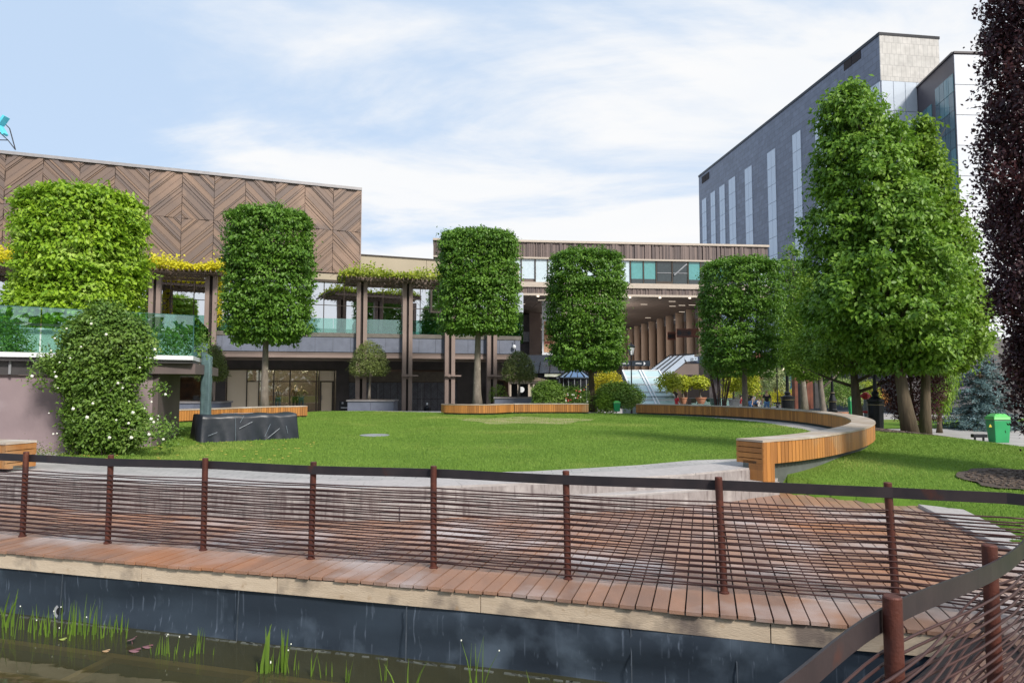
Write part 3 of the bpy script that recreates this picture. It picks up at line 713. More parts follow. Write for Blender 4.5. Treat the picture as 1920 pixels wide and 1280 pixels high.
# ================================================================ BENCHES
def bench(name,label,pts,width,zt,zb,side=1,plz=None,step=.105,group=None,ends=(True,True),leg=None):
    """pts: front rim; side=+1 puts the seat on the left of travel"""
    c=resample(spl(pts,12),step); o=offl(c,width*side)
    t=thing(name,(c[len(c)//2].x,c[len(c)//2].y,zb),label,'bench',group)
    s=MB()
    # top: boards along the seat, in segments
    seg=6; i=0
    while i<len(c)-1:
        j=min(i+seg*5,len(c)-1)
        poly=[(p.x,p.y) for p in c[i:j+1]]+[(p.x,p.y) for p in reversed(o[i:j+1])]
        # overhang
        s.prism(poly,zt-.035,zt); i=j
    link('seat_top',s,M['bench_top'],t)
    for rim,sg,nm in ((c,-side,'front_cladding'),(o,side,'back_cladding')):
        s=MB()
        for i in range(len(rim)-1):
            a,b=rim[i],rim[i+1]; d=(b-a); ln=d.length; d.normalize(); n_=Vector((-d.y,d.x,0))*(-sg)
            m=(a+b)/2+n_*.025
            zz=zb
            s.cbox((m.x,m.y,(zt-.038+zz)/2),(ln-.013,.022,zt-.038-zz),math.atan2(d.y,d.x))
        link(nm,s,M['bench'],t)
    for e,(a,b,nx_) in enumerate(((c[0],o[0],c[1]),(c[-1],o[-1],c[-2]))):
        if not ends[e]: continue
        s=MB(); inn=(nx_-a).normalized()*.012; n=4
        for k in range(n):
            za=zb+(zt-.038-zb)*k/n+.006; zc=zb+(zt-.038-zb)*(k+1)/n-.006
            A=a+inn;B=b+inn; dd=(B-A).normalized()
            s.beam(Vector((A.x,A.y,(za+zc)/2))-dd*.0,Vector((B.x,B.y,(za+zc)/2)),.024,zc-za)
        link('end_cladding',s,M['bench'],t)
    s=MB(); cj=offl(c,.045*side); oj=offl(c,(width-.045)*side)
    for i in range(1,len(c)-2,8):
        j=min(i+8,len(c)-2); s.prism([(p.x,p.y) for p in cj[i:j+1]]+[(p.x,p.y) for p in reversed(oj[i:j+1])],zb+.01,zt-.04)
    link('inner_frame',s,M['gap'],t)
    s=MB(); ci=offl(c,.14*side); oi=offl(c,(width-.14)*side)
    for i in range(0,len(c)-1,8):
        j=min(i+8,len(c)-1)
        poly=[(p.x,p.y) for p in ci[i:j+1]]+[(p.x,p.y) for p in reversed(oi[i:j+1])]
        s.prism(poly,plz if plz is not None else zb-.12,zb+.05)
    link('plinth',s,M['plinth'],t)
    s=MB()
    s.prism([(p.x,p.y) for p in ci]+[(p.x,p.y) for p in reversed(oi)],zb+.05,zb+.06) if False else None
    return t,c,o
M['plinth']=mat('grey_plinth',(.13,.15,.14),(.08,.09,.085),rough=.8,scale=3)
t,c,o=bench('curved_bench','long curved cedar slat bench sweeping round the right side of the lawn to the steps',rim,.56,.955,.535,side=-1,plz=.0)
# leg block at the near end (deeper boards reaching the lower step)
a=c[0];b=o[0];dr=(b-a).normalized();fw=(c[1]-c[0]).normalized()
s=MB()
for k in range(3):
    q=a+dr*.25+(b-a-dr*.25)*0; A=a+dr*.27-fw*.002; B=b-fw*.002; z0=.235+k*.10
    s.beam(Vector((A.x,A.y,z0+.054)),Vector((B.x,B.y,z0+.054)),.024,.102)
for k in range(3):
    A=b+fw*(.045+k*.11)+dr*-.012; s.cbox((A.x,A.y,.55),(.104,.024,.735),math.atan2(fw.y,fw.x))
link('leg_cladding',s,M['bench'],t)
rimA=[(-12.9,25.0),(-12.2,26.2),(-11.6,26.9),(-10.9,28.3),(-10.2,29.2),(-9.5,29.75),(-8.98,30.1)]
bench('slatted_bench','low orange slat bench behind the wrapped box in front of the mannequin shop window',rimA,.6,.955,.53,side=1,plz=.3)
rimB=[(-3.45,33.3),(-3.3,32.7),(-2.5,32.2),(-1.6,32.0),(-.8,32.2),(-.25,32.9),(.1,33.3)]
rimB2=[(.12,33.3),(1.2,33.45),(2.4,33.45),(3.72,33.3)]
bench('slatted_bench','bowed slat bench ringing the grey trunk of the middle clipped tree',rimB,.6,.955,.55,side=1,plz=.3,ends=(True,False))
bench('slatted_bench','straight slat bench section in front of the round green bush',rimB2,.6,.952,.55,side=1,plz=.3,ends=(False,True))
bench('slatted_bench','orange slat bench end cut off at the left picture edge beside the mauve wall',[(-11.4,12.6),(-10.2,12.05),(-8.5,11.55)],.55,.95,.5,side=1,plz=.3)
# ================================================================ MALL BUILDING ON THE LEFT
CA=Vector((-28.3,37.7,0)); CE=(Vector((-10.1,44.9,0))-CA).normalized(); CN=Vector((CE.y,-CE.x,0))   # CN toward the lawn
def CF(s,off,z): p=CA+CE*s+CN*off; return Vector((p.x,p.y,z))
TA=Vector((-16.85,38.8,0)); TE=(Vector((.34,43.5,0))-TA).normalized(); TN=Vector((TE.y,-TE.x,0))
def TF(s,off,z): p=TA+TE*s+TN*off; return Vector((p.x,p.y,z))
def frbox(mb,F,s0,s1,o0,o1,z0,z1):
    mb.hexa([F(s0,o1,z0),F(s1,o1,z0),F(s1,o0,z0),F(s0,o0,z0)],[F(s0,o1,z1),F(s1,o1,z1),F(s1,o0,z1),F(s0,o0,z1)])
def s_at(px,A,E): k=(px-960)/FPX; return (k*A.y-A.x)/(E.x-k*E.y)
def clip(poly,a,b,c):  # keep a*u+b*z+c>=0
    out=[];n=len(poly)
    for i in range(n):
        p,q=poly[i],poly[(i+1)%n]; dp=a*p[0]+b*p[1]+c; dq=a*q[0]+b*q[1]+c
        if dp>=0: out.append(p)
        if dp*dq<0: t=dp/(dp-dq); out.append((p[0]+(q[0]-p[0])*t,p[1]+(q[1]-p[1])*t))
    return out
def chevron(mb,F,u0,half,n,z0,z1,up0,widths,thick,off,gap,rr_):
    """zigzag boards: cells of width half, peak on seams where (k+up0) is odd"""
    for k in range(n):
        a=u0+k*half;b=a+half; p=a if (k+up0)%2 else b
        c=z0-.2; i=k*3%5
        while c<z1+half+.3:
            wd=widths[i%len(widths)]; th=thick[(i*7)%len(thick)]; i+=1
            poly=[(a+.012,z0+.01),(b-.012,z0+.01),(b-.012,z1-.01),(a+.012,z1-.01)]
            sg=1 if p==a else -1          # z + sg*(u-p) = c
            poly=clip(poly,sg,1,-sg*p-c); 
            if len(poly)>2: poly=clip(poly,-sg,-1,sg*p+c+wd-gap)
            c+=wd
            if len(poly)<3: continue
            mb.hexa([F(u,off,z) for u,z in poly],[F(u,off+th,z) for u,z in poly])
mall=thing('mall_building',CF(0,0,-.3),'large mall block at left, bronze chevron wall above mirror glass and slate terrace','building')
rr_=random.Random(12); HW=1.79; US=1.68-HW*5
s=MB(); 
chevron(s,CF,US,HW,15,11.93,14.72,0,(.34,.12,.46,.10,.22,.28,.16),(.05,.11,.03,.13,.07),.03,.024,rr_)
chevron(s,CF,US,HW,15,9.12,11.93,1,(.34,.12,.46,.10,.22,.28,.16),(.05,.11,.03,.13,.07),.03,.024,rr_)
link('chevron_wall',s,M['chev'],mall)
s=MB(); frbox(s,CF,US,19.56,-14,.028,9.05,14.74); link('upper_block',s,M['gap'],mall)
s=MB(); frbox(s,CF,US,19.62,-14.1,.22,14.74,14.92); link('roof_coping',s,M['trim2'] if 'trim2' in M else M['dpanel'],mall)
bpy.data.objects['roof_coping'].data.materials[0]=mat('coping_metal',(.34,.33,.34),(.28,.27,.28),rough=.35,metal=.3)
s=MB(); frbox(s,CF,19.56,19.62,-.1,.16,9.05,14.74); link('corner_trim',s,M['taupe'],mall)
# champagne band right of the chevrons
for a,b in ((19.64,24.1),(24.12,28.6),(28.62,31.0)):
    s=MB(); frbox(s,CF,a,b,-10,-.02,8.72,10.42); link('parapet_panel',s,M['beige'],mall)
s=MB(); frbox(s,CF,19.6,31.05,-10,.05,10.42,10.5); link('parapet_coping',s,M['frame'],mall)
s=MB(); frbox(s,CF,-7,31,-.5,.10,8.66,9.04) ; link('head_beam',s,M['beige'],mall)
s=MB(); frbox(s,CF,-7,31,-.5,.13,8.5,8.66) ; link('head_beam_shadow',s,M['frame'],mall)
# upper glass facade
x=-7.0; i=0
while x<31:
    w_=1.28
    s=MB(); frbox(s,CF,x+.03,x+w_-.03,-.16,-.13,4.8,7.0); frbox(s,CF,x+.03,x+w_-.03,-.16,-.13,7.04,8.5); link('window',s,M['glass_f'],mall)
    x+=w_; i+=1
s=MB(); x=-7
while x<31: frbox(s,CF,x-.016,x+.016,-.2,-.1,4.75,8.5); x+=1.28
frbox(s,CF,-7,31,-.19,-.09,7.0,7.04)
for x in (-3.1,6.1,24.4): frbox(s,CF,x,x+.12,-.14,.05,6.9,8.5); frbox(s,CF,x+.95,x+1.07,-.14,.05,6.9,8.5); frbox(s,CF,x,x+1.07,-.14,.05,6.78,6.9)
link('mullion',s,M['frame'],mall)
s=MB(); frbox(s,CF,-7,31,-8,-7.8,4.7,8.9); frbox(s,CF,-7,31,-8,-.2,8.6,8.9); link('inner_wall',s,M['brownw'],mall)
# terrace
sR=s_at(975,TA,TE)
s=MB(); s.hexa([TF(-16,-.0,3.62),TF(sR,0,3.62),CF(31.2,-1,3.62),CF(-9,-1,3.62)],[TF(-16,-.0,4.66),TF(sR,0,4.66),CF(31.2,-1,4.66),CF(-9,-1,4.66)]); link('terrace_slab',s,M['brownw'],mall)
s=MB(); x=-16.0
while x<sR-.05:
    x2=min(x+1.02,sR); frbox(s,TF,x+.006,x2-.006,.002,.05,3.80,4.69); x=x2
link('stone_fascia',s,M['slate'],mall)
s=MB(); frbox(s,TF,-16,sR+.06,-.25,.09,4.69,4.93); link('terrace_cap',s,M['frame2'] if 'frame2' in M else M['taupe'],mall)
bpy.data.objects['terrace_cap'].data.materials[0]=mat('cap_metal',(.20,.185,.165),rough=.4,metal=.3)
s=MB(); frbox(s,TF,-16,sR+.03,-.3,.03,3.45,3.62); frbox(s,TF,-16,sR,-.9,-.5,3.3,3.5); link('terrace_soffit',s,M['taupe'],mall)
x=-16.0
gl=thing('glass_balustrade',TF(4,0,4.93),'long green tinted glass balustrade along the mall terrace edge','balustrade')
while x<sR-.1:
    x2=min(x+2.04,sR); s=MB(); frbox(s,TF,x+.01,x2-.01,-.09,-.07,4.935,5.80); link('glass_panel',s,M['glass_r'],gl); x=x2
# ground floor
GZ=-.3
def gbox(nm,s0,s1,o0,o1,z0,z1,mt,par=mall): s=MB(); frbox(s,CF,s0,s1,o0,o1,z0,z1); return link(nm,s,mt,par)
S=lambda px: s_at(px,CA,CE)
gbox('dark_band',-8,31,-1.3,-.62,2.86,3.62,M['dark'])
gbox('side_wall',-8,S(322),-1.3,-.6,GZ,2.86,M['brownw'])
gbox('wall_pier',S(398),S(424),-1.3,-.58,GZ,2.86,M['dark'])
gbox('wall_pier',S(633),S(657),-1.3,-.58,GZ,2.86,M['dark'])
gbox('wall_pier',S(862),S(935),-1.3,-.58,GZ,2.86,M['dark'])
gbox('back_wall',-8,31,-5.2,-5,GZ,3.6,M['brownw'])
gbox('shop_floor',-8,31,-5,-.62,GZ-.1,-.12,M['brownw'])
# shop window
a,b=S(425),S(633)
sw=gbox('window',a,b,-.74,-.72,-.05,2.76,M['glass_s'])
s=MB(); frbox(s,CF,a-.02,b+.02,-.8,-.6,2.76,2.86)
for px in (425.5,464,487,515,546,596,600.5,630): frbox(s,CF,S(px)-.035,S(px)+.035,-.79,-.66,-.1,2.76)
frbox(s,CF,S(464),S(630),-.78,-.67,2.03,2.09); frbox(s,CF,a,b,-.79,-.66,-.12,-.04)
link('window_frame',s,M['frame'],sw)
gbox('blind',S(427),S(463),-.715,-.705,-.03,2.74,M['blind'],sw); gbox('blind',S(465),S(486),-.715,-.705,-.03,2.02,M['blind'],sw)
gbox('blind',S(602),S(629),-.715,-.705,2.1,2.74,M['blind'],sw)
dr_=gbox('door',S(603),S(628),-.735,-.70,-.05,2.0,M['blind'])
s=MB(); frbox(s,CF,S(602.5),S(605.5),-.70,-.66,-.06,2.03); frbox(s,CF,S(625.5),S(629),-.70,-.66,-.06,2.03); link('door_frame',s,M['frame'],dr_)
s=MB(); frbox(s,CF,S(606),S(606.8),-.66,-.60,.85,1.15); link('handle',s,M['greypot'],dr_)
s=MB()
for px in (434,442): q=CF(S(px),-.84,2.5); s.ell(q,(.1,.02,.03),8,4)
lmp=mat('lit_spot',(1,.85,.6)); lmp.node_tree.nodes['Principled BSDF'].inputs['Emission Color'].default_value=(1,.8,.5,1); lmp.node_tree.nodes['Principled BSDF'].inputs['Emission Strength'].default_value=3
link('spotlight',s,lmp,sw)
ll=bpy.data.lights.new('shop_fill_lamp','POINT'); ll.energy=300; ll.color=(1,.82,.6); ll.shadow_soft_size=.3  # added point lights that brighten the mannequins, placed apart from the spotlight fittings
for px in (500,575):
    lo_=bpy.data.objects.new('shop_fill_lamp',ll); col.objects.link(lo_); lo_.location=CF(S(px),-1.6,2.9)
# left bay seen through the underpass
w2=gbox('window',S(322),S(376),-.74,-.72,.3,2.7,M['glass_s']); gbox('window_sill',S(322),S(400),-.8,-.3,-.1,.32,M['slate'],w2)
gbox('display_wall',S(330),S(385),-2.4,-2.3,.3,2.6,mat('warm_display',(.22,.10,.05),(.05,.03,.02),rough=.6,scale=2.5,detail=8),w2)
# charcoal zigzag doors
gbox('beige_transom',S(657),S(862),-1.2,-.64,2.02,2.74,mat('dull_beige',(.17,.145,.12),rough=.6))
gbox('door_backing',S(655),S(862),-1.2,-.66,GZ,2.02,M['gap'])
s=MB(); dd=(S(862)-S(657))/16; u=S(657)
chevron(s,CF,u,dd,16,.86,2.0,0,(.10,.07),(.02,.035),-.66,.022,rr_); chevron(s,CF,u,dd,16,-.28,.86,1,(.10,.07),(.02,.035),-.66,.022,rr_)
link('zigzag_door',s,M['darkdoor'],mall)
s=MB()
for px in (711.5,713,777.2,795,840): frbox(s,CF,S(px),S(px)+.03,-.64,-.615,.1,1.9)
link('door_pull',s,M['greypot'],mall)
# right end wall of the terrace block and rooms beyond
s=MB(); s.hexa([CF(28,-.7,GZ),CF(31,-.7,GZ),CF(31,-9,GZ),CF(28,-9,GZ)],[CF(28,-.7,8.6),CF(31,-.7,8.6),CF(31,-9,8.6),CF(28,-9,8.6)]); link('end_wall',s,M['brownw'],mall)
# free standing double columns
tgC=None
cx_px=[(14,30),(48,64),(280,294),(385.5,400),(671,683.5),(757.5,769),(837,849),(916,927.5)]
names=['at the far left behind the bright clipped tree']*8
for n_,(a,b) in enumerate(cx_px[1:]):
    sa=s_at(a,TA+TN*.35,TE); sb=s_at(b,TA+TN*.35,TE)
    s=MB(); 
    frbox(s,TF,sa-.115,sa+.115,.18,.5,GZ,8.0); frbox(s,TF,sb-.115,sb+.115,.18,.5,GZ,8.0)
    c=link('column_pair',s,M['taupe'],mall)
    s=MB(); frbox(s,TF,sa-.17,sb+.45,.52,.72,2.36,2.44); frbox(s,TF,sa+.12,sb-.12,.25,.4,2.2,2.5); link('bracket',s,M['taupe'],c)
    s=MB(); frbox(s,TF,sa+.115,sb-.115,.3,.34,GZ,8.0); link('web_plate',s,M['gap'],c)
# ---------------------------------------------------------------- pergolas and their vines
def pergola(name,label,px0,px1,zt,vm,vlabel,seed,vn,cover):
    s0=s_at(px0,TA,TE); s1=s_at(px1,TA,TE); t=thing(name,TF((s0+s1)/2,0,zt),label,'pergola'); r_=random.Random(seed)
    s=MB(); 
    for o in (-1.9,-.5,.34,1.1): frbox(s,TF,s0+.4,s1-.1,o-.06,o+.06,zt-.06,zt+.10)
    link('girder',s,M['taupe'],t)
    x=s0; s=MB()
    while x<s1:
        tilt=.0; s.beam(TF(x,-2.3,zt+.15),TF(x-.10,1.75+r_.uniform(-.05,.05),zt+.02+tilt),.045,.11); x+=.27
    link('slat',s,M['slatd'],t)
    # twigs
    s=MB()
    for k in range(int((s1-s0)*42)):
        x=r_.uniform(s0,s1);o=r_.uniform(-1.6,1.75); a=r_.uniform(0,6.28)
        p=TF(x,o,zt+r_.uniform(-.05,.3)); q=p+Vector((math.cos(a)*.5,math.sin(a)*.5,r_.uniform(-.42,.12))); m_=(p+q)/2+Vector((0,0,.08)); s.tube([p,m_,q],.012,3,False)
    v=thing(name.replace('pergola','vine') if 'pergola' in name else 'vine',TF((s0+s1)/2,0,zt),vlabel,'climbing plant')
    link('stem',s,M['twig'],v)
    rg=np.random.default_rng(seed); n=vn
    xs=rg.uniform(s0,s1,n); dens=np.sin(xs*2.1+seed)*.5+np.sin(xs*.8)*.5; os_=rg.uniform(-1.7,1.72,n); 
    k=rg.uniform(0,1,n)<(cover+.4*dens); xs=xs[k];os_=os_[k];n=len(xs)
    hz=zt+.14+np.abs(rg.normal(0,.21,n))*(1.1+np.sin(xs*1.7)*.5)
    Pn=np.stack([TA.x+TE.x*xs+TN.x*os_,TA.y+TE.y*xs+TN.y*os_,hz],1)
    link('foliage',leafarr(Pn,np.tile(np.array([TN.x,TN.y,.3]),(n,1)),.17,.12,rg,.1),M[vm],v)
    return t
M['slatd']=mat('brown_slat_beam',(.19,.135,.10),(.12,.09,.07),rough=.7,scale=2,isl=.6)
pergola('pergola','brown slatted pergola on tall double columns at left, under golden vines',-80,420,8.05,'lf_vine','sunlit golden vine covering the left pergola',3,26000,.95)
pergola('pergola','brown slatted pergola in the middle between two clipped trees, sparse green on top',632,842,8.05,'lf_vine2','yellow green vine tufts on the middle pergola',5,9000,.7)
# trailing vines down the columns of the left pergola
v=thing('vine',TF(0,.6,4),'sunlit yellow vine trailing down beside the pillars right of the bright clipped tree','climbing plant')
rg=np.random.default_rng(4); n=900; sx_=np.concatenate([np.full(n//2,s_at(288,TA,TE)),np.full(n//2,s_at(409,TA,TE))])+rg.normal(0,.13,n); zz_=rg.uniform(5.2,8.0,n)
Pn=np.stack([TA.x+TE.x*sx_+TN.x*.1,TA.y+TE.y*sx_+TN.y*.1,zz_],1)
link('foliage',leafarr(Pn,np.tile(np.array([0,-1,.2]),(n,1)),.12,.08,rg),M['lf_vine'],v)
# ---------------------------------------------------------------- rooftop letter at far left
sg=thing('rooftop_sign',P(-20,260,44),'cyan rooftop letter on a thin metal scaffold at the far left edge','sign')
def q(px,py,Y=44): return P(px,py,Y)
s=MB(); 
for dy in (0,):
    s.beam(q(12,219),q(1,234),.16,.50,up=(0,1,0)); s.beam(q(1,234),q(-14,238),.16,.50,up=(0,1,0))
    s.beam(q(-3,231),q(10,253),.16,.42,up=(0,1,0)); s.beam(q(-16,214),q(-16,256),.16,.5,up=(0,1,0))
link('letter',s,M['cyan'],sg)
s=MB()
for a,b in (((7,230),(18,241)),((18,241),(29,281)),((-30,246),(6,250)),((-10,240),(15,263)),((-30,262),(15,263)),((-20,214),(-20,282)),((15,263),(29,281))): s.beam(q(*a,44.6),q(*b,44.6),.05,.05)
link('scaffold',s,M['dpanel'],sg)
# ================================================================ UNDERPASS TERRACE (left foreground)
up_=thing('raised_walkway',(-9.5,15.5,.45),'mauve rendered walkway block at left with a glass parapet and a dark underpass','building')
a0=Vector((-24,11.6,0)); a1=G(0,852,.45); a1.z=0; a2=G(283,838,.45); a2.z=0; cor=Vector((P(372,690,17.0).x,17.0,0))
DRC=(a2-a1).normalized(); NB=Vector((-DRC.y,DRC.x,0))
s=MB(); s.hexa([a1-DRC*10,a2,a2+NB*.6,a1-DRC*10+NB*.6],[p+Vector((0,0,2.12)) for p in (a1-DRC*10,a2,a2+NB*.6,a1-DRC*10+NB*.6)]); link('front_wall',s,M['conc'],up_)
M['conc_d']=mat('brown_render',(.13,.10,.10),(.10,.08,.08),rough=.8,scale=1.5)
ret=G(335,814,.45); ret.z=0
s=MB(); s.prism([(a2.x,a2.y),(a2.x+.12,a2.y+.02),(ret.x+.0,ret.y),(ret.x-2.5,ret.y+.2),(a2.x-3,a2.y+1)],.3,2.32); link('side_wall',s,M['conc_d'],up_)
# soffit beam over the passage with chamfered end
f0=P(283,690,16.0); f1=P(366,690,16.6); f2=P(377,690,17.2)
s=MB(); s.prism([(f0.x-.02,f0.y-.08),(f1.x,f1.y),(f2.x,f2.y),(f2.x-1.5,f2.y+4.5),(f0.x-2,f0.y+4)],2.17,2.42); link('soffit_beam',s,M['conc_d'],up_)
# slab, dark fascia, white edge
g0=a1-DRC*10-NB*.12; g1=Vector((P(362,660,16.4).x,16.4,0)); g2=Vector((P(389,660,20.6).x,20.6,0)); g3=g2+Vector((-8,4,0)); g4=g0+Vector((0,6,0))
def ringp(d): 
    n1=NB*-d; return [(g0.x+n1.x,g0.y+n1.y),(g1.x+d*.6,g1.y-d),(g2.x+d,g2.y),(g3.x,g3.y),(g4.x,g4.y)]
s=MB(); s.prism(ringp(0),2.42,2.50); link('slab',s,M['dpanel'],up_)
s=MB(); s.prism(ringp(.06),2.50,2.60); link('white_edge',s,M['whitem'],up_)
s=MB(); x=0; Lf=(a2-a1).length+10
while x<Lf-.05:
    x2=min(x+1.62,Lf); p=a1-DRC*10+DRC*(x+.02)-NB*.05; q_=a1-DRC*10+DRC*(x2-.02)-NB*.05
    s.beam(Vector((p.x,p.y,2.27)),Vector((q_.x,q_.y,2.27)),.06,.29); x=x2
link('dark_fascia',s,M['dpanel'],up_)
for px_ in (27,):
    q_=P(27,672,14.55); s=MB(); s.beam(Vector((q_.x,q_.y-.12,2.48)),Vector((q_.x,q_.y-.12,2.14)),.045,.02,up=(0,1,0)); link('fascia_bracket',s,M['greypot'],up_)
# glass parapet
L1=(g1-Vector((g0.x,g0.y,0))); n=9
for i in range(n):
    p=g0.lerp(g1,i/n+.001); q_=g0.lerp(g1,(i+1)/n-.001)
    s=MB(); s.beam(Vector((p.x,p.y,3.08)),Vector((q_.x,q_.y,3.08)),.018,.97); link('glass_panel',s,M['glass_r'],up_)
s=MB(); s.beam(Vector((g0.x,g0.y,3.572)),Vector((g1.x,g1.y,3.572)),.03,.014); s.beam(Vector((g1.x,g1.y,2.6)),Vector((g1.x,g1.y,3.57)),.02,.02,up=(0,1,0)); s.beam(Vector((g1.x,g1.y,3.572)),Vector((g2.x,g2.y,3.572)),.03,.014); link('glass_rim',s,M['glass_e'],up_)
gd=glassmat('dark_green_glass',tint=(.6,.8,.76),refl=.25,through=(.25,.42,.38))
for i in range(3):
    p=g1.lerp(g2,i/3+.003); q_=g1.lerp(g2,(i+1)/3-.003); s=MB(); s.beam(Vector((p.x,p.y,3.08)),Vector((q_.x,q_.y,3.08)),.018,.97); link('glass_panel',s,gd,up_)
# inner planter rail behind the parapet
s=MB(); h0=g0+Vector((0,3,0)); h1=g1+Vector((-1.5,3,0)); s.beam(Vector((h0.x,h0.y,3.42)),Vector((h1.x,h1.y,3.42)),.08,.06); link('inner_rail',s,M['frame'],up_)
s=MB(); s.beam(Vector((h0.x,h0.y+.3,2.95)),Vector((h1.x,h1.y+.3,2.95)),.05,.80); link('inner_screen',s,mat('pale_screen',(.50,.56,.55),(.44,.5,.49),rough=.4),up_)
for c_,rd,lb in ((P(10,640,16.2),(.55,.3,.42),'small light green shrub behind the glass parapet at the far left'),(P(335,640,18.0),(.75,.4,.42),'pale green shrub behind the glass parapet near its corner')):
    shrub('terrace_shrub',c_,rd,'lf_bush',lb,n=2600,L=.07,W=.045,seed=int(c_.x*10)%97,stems=False)
# ================================================================ CENTRAL BRIDGE BUILDING
BU=Vector((1,.1,0)).normalized(); BV=Vector((-.1,1,0)).normalized(); BO=Vector((1,65,0))
def BF(u,o,z): p=BO+BU*u-BV*o; return Vector((p.x,p.y,z))   # o>0 toward camera
SB=lambda px:s_at(px,BO,BU)
zB=lambda py:ZA(py,65)
br=thing('bridge_building',BF(8,0,-.3),'long brown slatted building bridging the plaza in the centre on a row of concrete columns','building')
uL,uR=SB(811),SB(1445)
zr,z1b,z2b,z3b,z4b,z5b=zB(452),zB(484),zB(529),zB(537),zB(550),zB(553.5)
def bbox(nm,u0,u1,o0,o1,a,b,mt,par=br): s=MB(); frbox(s,BF,u0,u1,o0,o1,a,b); return link(nm,s,mt,par)
bbox('roof_slab',uL,uR,-22,-.12,z5b+.1,zr,M['brownw'])
s=MB(); u=uL; r_=random.Random(8)
while u<uR-.05:
    w_=r_.choice((.11,.17,.26)); th=r_.choice((.04,.10,.16)); frbox(s,BF,u,min(u+w_-.02,uR),-.12,-.02+th,z1b+.1,zr-.12); u+=w_
link('slatted_parapet',s,M['slat'],br)
bbox('roof_coping',uL-.05,uR+.05,-22,.22,zr-.12,zr+.08,M['trim'])
bbox('parapet_sill',uL,uR,-.1,.18,z1b-.06,z1b+.1,M['trim'])
bbox('lower_sill',uL+6,uR,-.1,.20,z3b-.05,z2b+.02,M['trim'])
s=MB(); u=uL+6
while u<uR-.05: 
    w_=r_.choice((.12,.2)); frbox(s,BF,u,min(u+w_-.02,uR),-.12,.02+r_.choice((0,.06)),z4b,z3b-.05); u+=w_
link('lower_slats',s,M['slat'],br)
bbox('bottom_trim',uL+6,uR,-.1,.22,z5b-.02,z4b,M['trim'])
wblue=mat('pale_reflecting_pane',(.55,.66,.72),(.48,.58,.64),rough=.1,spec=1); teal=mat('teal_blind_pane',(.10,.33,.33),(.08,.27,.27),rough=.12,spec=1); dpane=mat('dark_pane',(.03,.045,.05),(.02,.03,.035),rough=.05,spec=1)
edges=[(860,900,wblue),(901,938,wblue),(940,977,wblue),(978,1003,wblue),(1004.5,1027,wblue),(1028,1060,wblue),(1061,1100,wblue),(1101,1140,wblue),(1141,1183,wblue),(1185,1208,teal),(1209.5,1232,teal),(1234,1262,dpane),(1264,1292,dpane),(1294,1316,teal),(1317,1345,dpane),(1346,1375,teal),(1376,1410,dpane),(1411,1444,wblue)]
for i,(a,b,mt) in enumerate(edges):
    zb_=z2b+ (.02 if i%3 else .35)
    zt_=z1b-.08
    pn=bbox('window',SB(a)+.04,SB(b)-.02,-.1,-.05,zb_ if mt is wblue else z2b+.02,zt_,mt)
    if mt is teal: bbox('window_base',SB(a)+.05,SB(b)-.03,-.05,-.03,z2b+.02,z2b+.5,dpane,pn)
    if mt is dpane: bbox('transom',SB(a)+.04,SB(b)-.02,-.05,0,(z2b+zt_)/2-.03,(z2b+zt_)/2+.03,M['greypot'],pn)
s=MB(); 
for a,b,mt in edges: frbox(s,BF,SB(b)-.02,SB(b)+.08,-.1,.04,z2b,z1b)
frbox(s,BF,SB(1233),SB(1262),-.04,.03,z2b,z2b+.28)
link('mullion',s,M['frame'],br)
s=MB(); s.beam(BF(SB(1266),-.03,z2b+.9),BF(SB(1290),-.03,z1b-.3),.12,.3,up=(0,1,0)); link('brace',s,M['greypot'],br)
# soffit with lights
s=MB(); 
for i in range(18):
    for j in range(22):
        u0=uL+6+i*1.62; frbox(s,BF,u0+.02,u0+1.6,-(j*2.1+.15)-2.06,-(j*2.1+.15),z5b,z5b+.08)
link('soffit',s,M['soffit'],br)
bbox('soffit_void',uL+5,uR,-46,-.2,z5b+.09,z5b+.4,M['gap'])
s=MB(); r_=random.Random(5)
for i in range(70):
    u=r_.uniform(uL+7,uR-2); o=-r_.uniform(1,42); frbox(s,BF,u,u+.7,o,o+.06,z5b-.02,z5b-.003)
for i in range(10): q_=BF(uL+7+i*3,.12,z5b-.14); s.lathe(q_,[(.12,0),(.12,.12)],8)
dls=mat('downlight_strip',(.5,.44,.36),rough=.4); dls.node_tree.nodes['Principled BSDF'].inputs['Emission Color'].default_value=(1,.85,.68,1); dls.node_tree.nodes['Principled BSDF'].inputs['Emission Strength'].default_value=1.5; link('downlight',s,dls,br)
q_=P(1012,588,83); s=MB(); s.lathe((q_.x,q_.y,z5b-.35),[(1.1,0),(1.7,.1),(1.7,.2)],24); link('ceiling_ring',s,M['whitem'],br)
# columns
for i in range(-1,10):
    Y=74+i*3.75; x=20.9-.087*(Y-74)-.15; c=MB(); c.lathe((x,Y,-.32),[(.56,0),(.50,2.0),(.48,7.6),(.50,z5b+.30)],20); link('column',c,M['pcol'],br,smooth=True)
